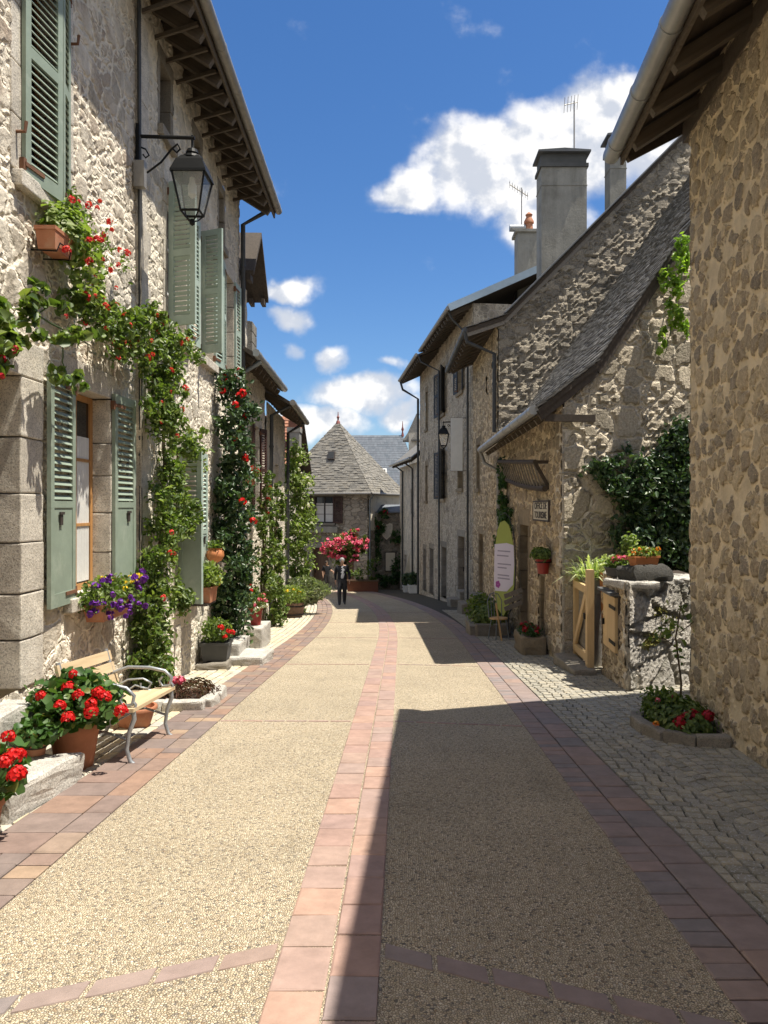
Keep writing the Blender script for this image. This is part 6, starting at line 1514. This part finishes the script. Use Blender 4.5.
# ------------------------------------------------------------------ things along the right hand side
def right_things():
    # flower bed at the foot of the near house
    yb = 7.3; o = (2.62, yb, gz(0, yb)); t = thing('flower_bed', 'half round stone kerbed bed of red flowers at the foot of the ochre house', 'flower bed', o)
    mb = MB(); pts = [(.22, -.62), (-.05, -.60), (-.27, -.42), (-.34, -.12), (-.34, .2), (-.26, .46), (-.05, .62)]
    for (a, b) in zip(pts[:-1], pts[1:]):
        c = ((a[0]+b[0])/2, (a[1]+b[1])/2); L = math.hypot(b[0]-a[0], b[1]-a[1]); mb.rock((c[0], c[1], .03-SLOPE*c[1]), (L+.01, .11, .16), math.atan2(b[1]-a[1], b[0]-a[0]), .02, .014, 2)
    mb.build('kerb', MATS['granite_dark'], t)
    s = MB(); s.prism([(.3, -.55), (-.05, -.55), (-.25, -.4), (-.3, 0), (-.24, .44), (-.04, .56), (.3, .5)], (1, 0, 0), (0, 1, -SLOPE), (0, 0, 1), (0, 0, .02), .1); s.build('soil', MATS['soil'], t)
    P = np.concatenate([bush_points(.27, .5, .14, .16, 1700, 101), bush_points(.16, .3, .17, .2, 500, 102)+np.array([-.1, .15, 0])]); link('foliage', leaf_mesh('foliage', P, .055, 'leaf_rose', seed=101), t)
    heads(t, [rel(px, py, Y, o) for px, py, Y in ((686, 718, 7.0), (693, 716, 7.05), (708, 716, 6.95), (680, 722, 6.9))], .055, 40, 'petal_crimson', .035); heads(t, [rel(656, 724, 7.0, o)], .03, 16, 'petal_orange', .025); heads(t, [rel(658, 700, 7.3, o), rel(672, 697, 7.4, o)], .03, 16, 'petal_pink', .025)
    o = (2.78, 7.72, gz(0, 7.72)); t = thing('sapling', 'thin leggy sapling rising from the flower bed in front of the boulder wall', 'plant', o)
    mb = MB(); mb.tube([(0, 0, 0), (.02, .0, .4), (-.03, .02, .85), (.02, 0, 1.2)], [.012, .011, .009, .006], 6); mb.tube([(-.02, .02, .75), (-.16, 0, .85), (-.28, 0, .84)], .005, 5); mb.tube([(0, 0, .9), (.14, -.02, 1.02), (.2, -.02, 1.0)], .005, 5); mb.build('stem', MATS['stem'], t)
    P = np.concatenate([np.array(c)+np.random.default_rng(k).normal(size=(8, 3))*.05 for k, c in enumerate(((-.24, 0, .85), (-.14, 0, .88), (.04, 0, 1.14), (.12, 0, 1.08), (.2, 0, 1.0), (-.05, 0, 1.0), (.0, 0, .7)))]); link('foliage', leaf_mesh('foliage', P, .075, 'leaf_rose', aspect=.7, seed=103), t)
    # on the garden wall
    zt = .67
    o = (3.12, 9.9, zt); t = thing('boulder', 'dark rounded boulder lying on top of the garden wall', 'stone', o); mb = MB(); mb.rock((0, 0, .085), (.60, .36, .20), .35, .07, .055, 3); mb.build('stone', MATS['boulder'], t, smooth=70)
    o = (3.10, 9.88, zt+.175); t = thing('planter', 'orange terracotta trough of orange flowers on the dark boulder', 'planter', o, .3); trough(t, .36, .18, .13, 'terracotta_orange', 'x'); bush(t, .2, .11, .08, .16, 340, .05, 'leaf_light', 111); heads(t, [(-.18+.045*k, -.05+.06*(k % 2), .16+.025*(k % 3)) for k in range(9)], .032, 18, 'petal_orange', .026)
    o = (2.93, 10.35, zt-.02); t = thing('planter', 'dark bowl with pink red flowers on the garden wall beside the gate', 'planter', o); mb = MB(); mb.lathe([(.10, 0), (.17, .03), (.20, .12), (.215, .14), (.19, .14), (.18, .1)], (0, 0, 0), 22); mb.build('pot', MATS['pot_dark'], t, smooth=True); bush(t, .18, .18, .10, .2, 300, .055, 'leaf_rose', 112)
    P = bush_points(.11, .1, .18, .40, 260, 113)+np.array([.14, .05, 0]); link('leafy_shoot', leaf_mesh('leafy_shoot', P, .06, 'leaf_light', seed=113), t); heads(t, [(-.04, -.1, .26), (.03, -.12, .27), (-.1, -.06, .24)], .045, 30, 'petal_pink', .03)
    # striped grassy plant behind the gate
    o = (2.95, 11.9, gz(0, 11.7)); t = thing('potted_plant', 'spiky cream striped plant in a tall tub behind the wooden gate', 'potted plant', o); mb = MB(); mb.lathe(pot_profile(.2, 1.38), (0, 0, 0), 20); mb.build('pot', MATS['concrete'], t, smooth=True)
    r = np.random.default_rng(7); n = 200; mb = MB()
    for k in range(n):
        a = r.random()*6.28; e = .25+r.random()*1.15; L = .25+.35*r.random(); d = Vector((math.cos(a)*math.sin(e), math.sin(a)*math.sin(e), math.cos(e))); sd = Vector((-math.sin(a), math.cos(a), 0))*.013; b0 = Vector((r.normal()*.12, r.normal()*.12, 1.35)); p1 = b0+d*L*.6; p2 = b0+d*L+Vector((0, 0, -L*.3))
        mb.add([b0-sd*.6, b0+sd*.6, p1+sd, p1-sd, p2], [(0, 1, 2, 3), (3, 2, 4)])
    mb.build('foliage', MATS['leaf_variegated'], t)
    o = (3.12, 11.6, gz(0, 11.5)); t = thing('potted_plant', 'small orange pot on a ledge between the striped plant and the dark bowl', 'potted plant', o); mb = MB(); mb.lathe(pot_profile(.13, 1.45), (0, 0, 0), 18); mb.build('pot', MATS['terracotta_orange'], t, smooth=True); bush(t, .16, .16, .14, 1.55, 240, .06, 'leaf_variegated', 114)
    # red pot on the house corner
    w, U = w2, U2; u = U(13.05); o = w.p(u, .47, .16); t = thing('hanging_pot', 'dark red pot with a fern fixed to the house wall under the sign', 'pot', o); round_pot(t, .125, .25, 'pot_red')
    b = MB(); b.tube([(.18, 0, .2), (.12, 0, .2)], .012, 5); b.lathe([(.135, .19), (.145, .19), (.145, .21), (.135, .21)], (0, 0, 0), 18); b.build('bracket', MATS['iron_black'], t)
    P = bush_points(.13, .38, .10, .33, 500, 115)+np.array([-.02, .12, 0]); link('foliage', leaf_mesh('foliage', P, .08, 'leaf_rose', aspect=.3, seed=115), t)
    # stone trough with red flowers
    yb = 13.75; o = (2.28, yb, gz(0, yb)); t = thing('planter', 'rough brown stone trough of red flowers against the low ochre house', 'planter', o); mb = MB()
    mb.rock((0, 0, .17), (.42, .95, .36), 0, .04, .035, 3); mb.build('trough', MATS['granite_ochre'], t); bush(t, .18, .4, .1, .40, 420, .06, 'leaf_ivy', 116); heads(t, [(random.Random(k).uniform(-.17, .1), -.4+.075*k, .44+.02*(k % 3)) for k in range(11)], .05, 22, 'petal_crimson', .04)
    # feather flag
    yb = 16.6; o = (2.2, yb, gz(0, yb)); t = thing('feather_flag', 'green and lilac teardrop advertising flag standing under the ivy', 'flag', o, -1.0)
    poly = [(-.14, .66), (.02, .44), (.22, .60), (.30, .95), (.32, 1.5), (.30, 2.0), (.22, 2.42), (.12, 2.62), (-.02, 2.66), (-.16, 2.56), (-.25, 2.35), (-.32, 2.05), (-.35, 1.6), (-.33, 1.15)]
    poly = [(-x, .66+(z-.66)*.93) for x, z in poly][::-1]; mb = MB(); mb.prism(poly, (1, 0, 0), (0, 0, 1), (0, -1, 0), (0, 0, 0), .012); mb.build('cloth', MATS['flag_green'], t)
    lil = [(-.33, 1.12), (-.29, .98), (.1, 1.0), (.30, 1.16), (.345, 1.6), (.32, 2.0), (.1, 2.04), (-.305, 2.0), (-.318, 1.5)]; mb = MB(); mb.prism(lil, (1, 0, 0), (0, 0, 1), (0, -1, 0), (0, -.008, 0), .006); mb.build('printed_panel', MATS['flag_lilac'], t)
    mb = MB(); rr = random.Random(3)
    for (z, x0, x1) in ((1.86, -.20, .22), (1.76, -.22, .16), (1.58, -.2, .24), (1.50, -.2, .10), (1.34, -.2, .18), (1.27, -.2, .2)): mb.box(((x0+x1)/2, -.0125, z), (x1-x0, .002, .028))
    mb.build('faint_print', MATS['flag_text'], t)
    mb = MB()
    for k in range(5): a = k*1.256; mb.prism([(-.19+.045*math.cos(a)+.04*math.cos(q), 1.13+.045*math.sin(a)+.04*math.sin(q)) for q in [i*.785 for i in range(8)]], (1, 0, 0), (0, 0, 1), (0, -1, 0), (0, -.0125-.0003*k, 0), .002)
    mb.build('flower_emblem', MATS['flag_purple'], t)
    mb = MB(); mb.tube([(.12, .015, 0), (.13, .015, .5), (.26, .015, .7), (.335, .015, 1.15), (.36, .015, 1.6), (.33, .015, 2.05), (.26, .015, 2.37), (.16, .015, 2.58), (.02, .015, 2.69), (-.12, .015, 2.64)], [.016]*4+[.012]*3+[.009]*3, 7); mb.lathe([(.2, 0), (.2, .03), (.03, .05), (.03, .1)], (.12, .015, 0), 14); mb.build('pole', MATS['pipe_dark'], t, smooth=True)
    # raised bed, chair and stake
    yb = 17.6; o = (1.98, yb, gz(0, yb)); t = thing('flower_bed', 'stone kerbed bed of dark greenery in front of the wire chair', 'flower bed', o); mb = MB()
    for (x, y, L, rz) in ((-.42, -.3, .9, 1.57), (-.38, .55, .8, 1.5), (.0, -.78, .75, .05), (.05, 1.0, .7, .1)): mb.rock((x, y, .12-SLOPE*y), (L, .17, .32), rz, .03, .025, 2)
    mb.build('kerb', MATS['granite_dark'], t); s = MB(); s.box((.02, .1, .06), (.75, 1.7, .2)); s.build('soil', MATS['soil'], t)
    P = np.concatenate([bush_points(.4, .75, .3, .42, 1100, 117), bush_points(.3, .4, .3, .55, 400, 118)+np.array([-.15, .5, 0])]); link('foliage', leaf_mesh('foliage', P, .09, 'leaf_rose', seed=117), t)
    yb = 16.1; o = (2.02, yb, gz(0, yb)); t = thing('garden_chair', 'wire garden chair with a pale seat in front of the green bed', 'chair', o, .4); mb = MB(); mb.prism([(.19*math.cos(a*.5236), .19*math.sin(a*.5236)) for a in range(12)], (1, 0, 0), (0, 1, 0), (0, 0, 1), (0, 0, .45), .025); mb.build('seat', MATS['pine'], t)
    mb = MB()
    for a in (.78, 2.35, 3.93, 5.5): mb = MB(); mb.tube([(.15*math.cos(a), .15*math.sin(a), .44), (.2*math.cos(a), .2*math.sin(a), .2), (.22*math.cos(a), .22*math.sin(a), 0)], .011, 6); mb.build('leg', MATS['pipe_grey'], t)
    mb = MB(); mb.tube([(-.15, .13, .45), (-.17, .17, .8), (-.1, .2, .93), (0, .21, .96), (.1, .2, .93), (.17, .17, .8), (.15, .13, .45)], .011, 6)
    for x in (-.07, 0, .07): mb.tube([(x, .17, .46), (x, .21, .93)], .007, 5)
    mb.build('backrest', MATS['pipe_grey'], t)
    o = (2.04, 15.75, gz(0, 15.75)); t = thing('sign_stake', 'pale slanting stake with a small board beside the wire chair', 'stake', o); mb = MB(); mb.bar((0, 0, 0), (-.12, .0, .78), .05, .03); mb.build('stake', MATS['pine'], t); mb = MB()
    for k in range(3): mb.bar((.05, -.02, .66+.13*k), (.42, .0, .80+.13*k), .02, .09)
    mb.build('board', MATS['grey_timber'], t)
    # white tubs at the far corner
    for (px, Y, s, lab) in ((407, 42.6, .52, 'white square tub at the far corner of the tall stone house, the farther of two'), (413.5, 41.2, .62, 'white square tub with dark shrub at the far corner, the nearer of two')):
        o = (XP(px, Y), Y, gz(0, Y)); t = thing('tub_planter', lab, 'planter', o, .1, 'white tubs at the far corner'); trough(t, s, s*.9, s*.72, 'paint_white'); bush(t, s*.5, s*.5, .35, s*.72+.3, 420, .12, 'leaf_deep', 119)
    o = (XP(411, 43.6), 43.6, gz(0, 43.6)); t = thing('easel_sign', 'narrow pale board leaning on a stand by the white tubs', 'sign', o); mb = MB(); mb.frame_box((0, 0, 1.75), (.19, .05, .03), (0, .015, 0), (.16, 0, .68)); mb.build('board', MATS['sign_cream'], t); mb = MB(); mb.tube([(-.2, 0, 0), (-.05, .02, 1.3)], .02, 5); mb.tube([(.22, .1, 0), (.1, .05, 1.6)], .02, 5); mb.build('stand', MATS['door_brown'], t)
right_things()

# ------------------------------------------------------------------ people
def person(loc, label, H, rz, pose, top, legs, hair, shirt=None):
    """one continuous skinned body; hair is its child"""
    t = thing('person', label, 'person', loc, rz); k = H/1.75
    J = {'hip': (0, 0, .96), 'waist': (0, 0, 1.1), 'chest': (0, 0, 1.32), 'neck': (0, -.01, 1.48), 'jaw': (0, -.03, 1.56), 'skull': (0, -.02, 1.66), 'crown': (0, -.01, 1.74)}
    R = {'hip': (.18, .13), 'waist': (.17, .12), 'chest': (.195, .13), 'neck': (.055, .06), 'jaw': (.058, .072), 'skull': (.075, .092), 'crown': (.05, .06)}
    E = [('hip', 'waist'), ('waist', 'chest'), ('chest', 'neck'), ('neck', 'jaw'), ('jaw', 'skull'), ('skull', 'crown')]
    for s, sg in (('l', -1), ('r', 1)):
        kn, an = pose['leg'+s]; sh, el, wr = (sg*.185, 0, 1.42), pose['arm'+s][0], pose['arm'+s][1]
        for n, p, r in (('thigh', (sg*.09, 0, .86), (.105, .11)), ('knee', (sg*.10, kn, .50), (.08, .085)), ('calf', (sg*.10, (kn+an)/2+.03, .33), (.075, .08)), ('ankle', (sg*.10, an, .09), (.055, .06)), ('toe', (sg*.115, an-.15, .035), (.042, .03)),
                        ('sho', sh, (.08, .08)), ('elb', (sg*el[0], el[1], el[2]), (.058, .058)), ('wri', (sg*wr[0], wr[1], wr[2]), (.036, .038)), ('hand', (sg*wr[0], wr[1]-.03, wr[2]-.09), (.034, .022)), ('tip', (sg*wr[0], wr[1]-.04, wr[2]-.17), (.02, .014))): J[n+s] = p; R[n+s] = r
        E += [('hip', 'thigh'+s), ('thigh'+s, 'knee'+s), ('knee'+s, 'calf'+s), ('calf'+s, 'ankle'+s), ('ankle'+s, 'toe'+s), ('chest', 'sho'+s), ('sho'+s, 'elb'+s), ('elb'+s, 'wri'+s), ('wri'+s, 'hand'+s), ('hand'+s, 'tip'+s)]
    names = list(J); me = bpy.data.meshes.new('body'); me.from_pydata([tuple(c*k for c in J[n]) for n in names], [(names.index(a), names.index(b)) for a, b in E], [])
    tmp = bpy.data.objects.new('body', me); C.objects.link(tmp); md = tmp.modifiers.new('skin', 'SKIN'); md.use_smooth_shade = True
    for n, v in zip(names, me.skin_vertices[0].data): v.radius = tuple(r*k for r in R[n]); v.use_root = (n == 'hip')
    sb = tmp.modifiers.new('sub', 'SUBSURF'); sb.levels = 2; sb.render_levels = 2
    dg = bpy.context.evaluated_depsgraph_get(); b = bpy.data.meshes.new_from_object(tmp.evaluated_get(dg)); bpy.data.objects.remove(tmp)
    b.materials.clear()
    for m in ('skin', top, legs, 'pot_dark', shirt or top): b.materials.append(MATS[m])
    short = pose.get('short', False)
    for p in b.polygons:
        c = p.center/k; i = 1
        if c.z > 1.475 and abs(c.x) < .14: i = 0
        elif c.z < .08: i = 3
        elif c.z < .98 and abs(c.x) < .17: i = 2
        else:
            for s, sg in (('l', -1), ('r', 1)):
                wv = Vector(J['wri'+s]); ev = Vector(J['elb'+s])
                if (c-Vector(J['hand'+s])).length < .10 or (c-Vector(J['tip'+s])).length < .1 or (short and (c-(wv+ev)/2).length < .15): i = 0
            if i == 1 and shirt and abs(c.x-.02) < .045 and c.y < -.04 and 1.02 < c.z < 1.46: i = 4
        p.material_index = i
    b.polygons.foreach_set('use_smooth', [True]*len(b.polygons)); bo = link('body', b, t)
    h = MB(); h.lathe([(.088, 1.615), (.10, 1.66), (.098, 1.71), (.075, 1.755), (.03, 1.778), (.001, 1.78)], (0, .012, 0), 16, 0, .93, 1.05); ho = h.build('hair', MATS[hair], t, smooth=True); ho.scale = (k, k, k)
    f = MB(); f.lathe([(.012, -.02), (.016, 0), (.006, .03)], (0, -.118, 1.635), 8)
    for s in (-1, 1): f.lathe([(.004, -.03), (.014, -.01), (.016, .015), (.004, .03)], (s*.077, 0, 1.64), 8)
    fo = f.build('face_features', MATS['skin'], t, smooth=True); fo.scale = (k, k, k)
    e = MB()
    for s in (-1, 1): e.lathe([(.001, -.009), (.011, 0), (.001, .009)], (s*.032, -.098, 1.66), 8)
    eo = e.build('eyes', MATS['pot_dark'], t); eo.scale = (k, k, k)
    return t
WALK = {'legl': (-.10, -.14), 'legr': (.02, .22), 'arml': ((.25, .07, 1.16), (.24, .0, .93)), 'armr': ((.27, -.02, 1.15), (.27, -.16, .96))}
STAND = {'legl': (0, .02), 'legr': (-.02, 0), 'arml': ((.25, .02, 1.15), (.26, -.06, .92)), 'armr': ((.27, -.05, 1.18), (.33, -.30, 1.12)), 'short': True}
yp = 29.4; person((XP(342, yp), yp, gz(0, yp)), 'person in a dark suit with a pale shirt walking up the lane', 1.79, .12, WALK, 'cloth_dark', 'cloth_charcoal', 'hair_grey', 'cloth_pale')
yp = 45.2; person((XP(326.5, yp), yp, gz(0, yp)), 'person in black standing with one hand forward by the pyramid roofed house', 1.72, .5, STAND, 'cloth_dark', 'cloth_charcoal', 'hair_brown')
yp = 44.6; person((XP(307.5, yp), yp, gz(0, yp)), 'person in a black shirt half hidden behind the lavender', 1.72, -.6, STAND, 'cloth_dark', 'cloth_charcoal', 'hair_brown')
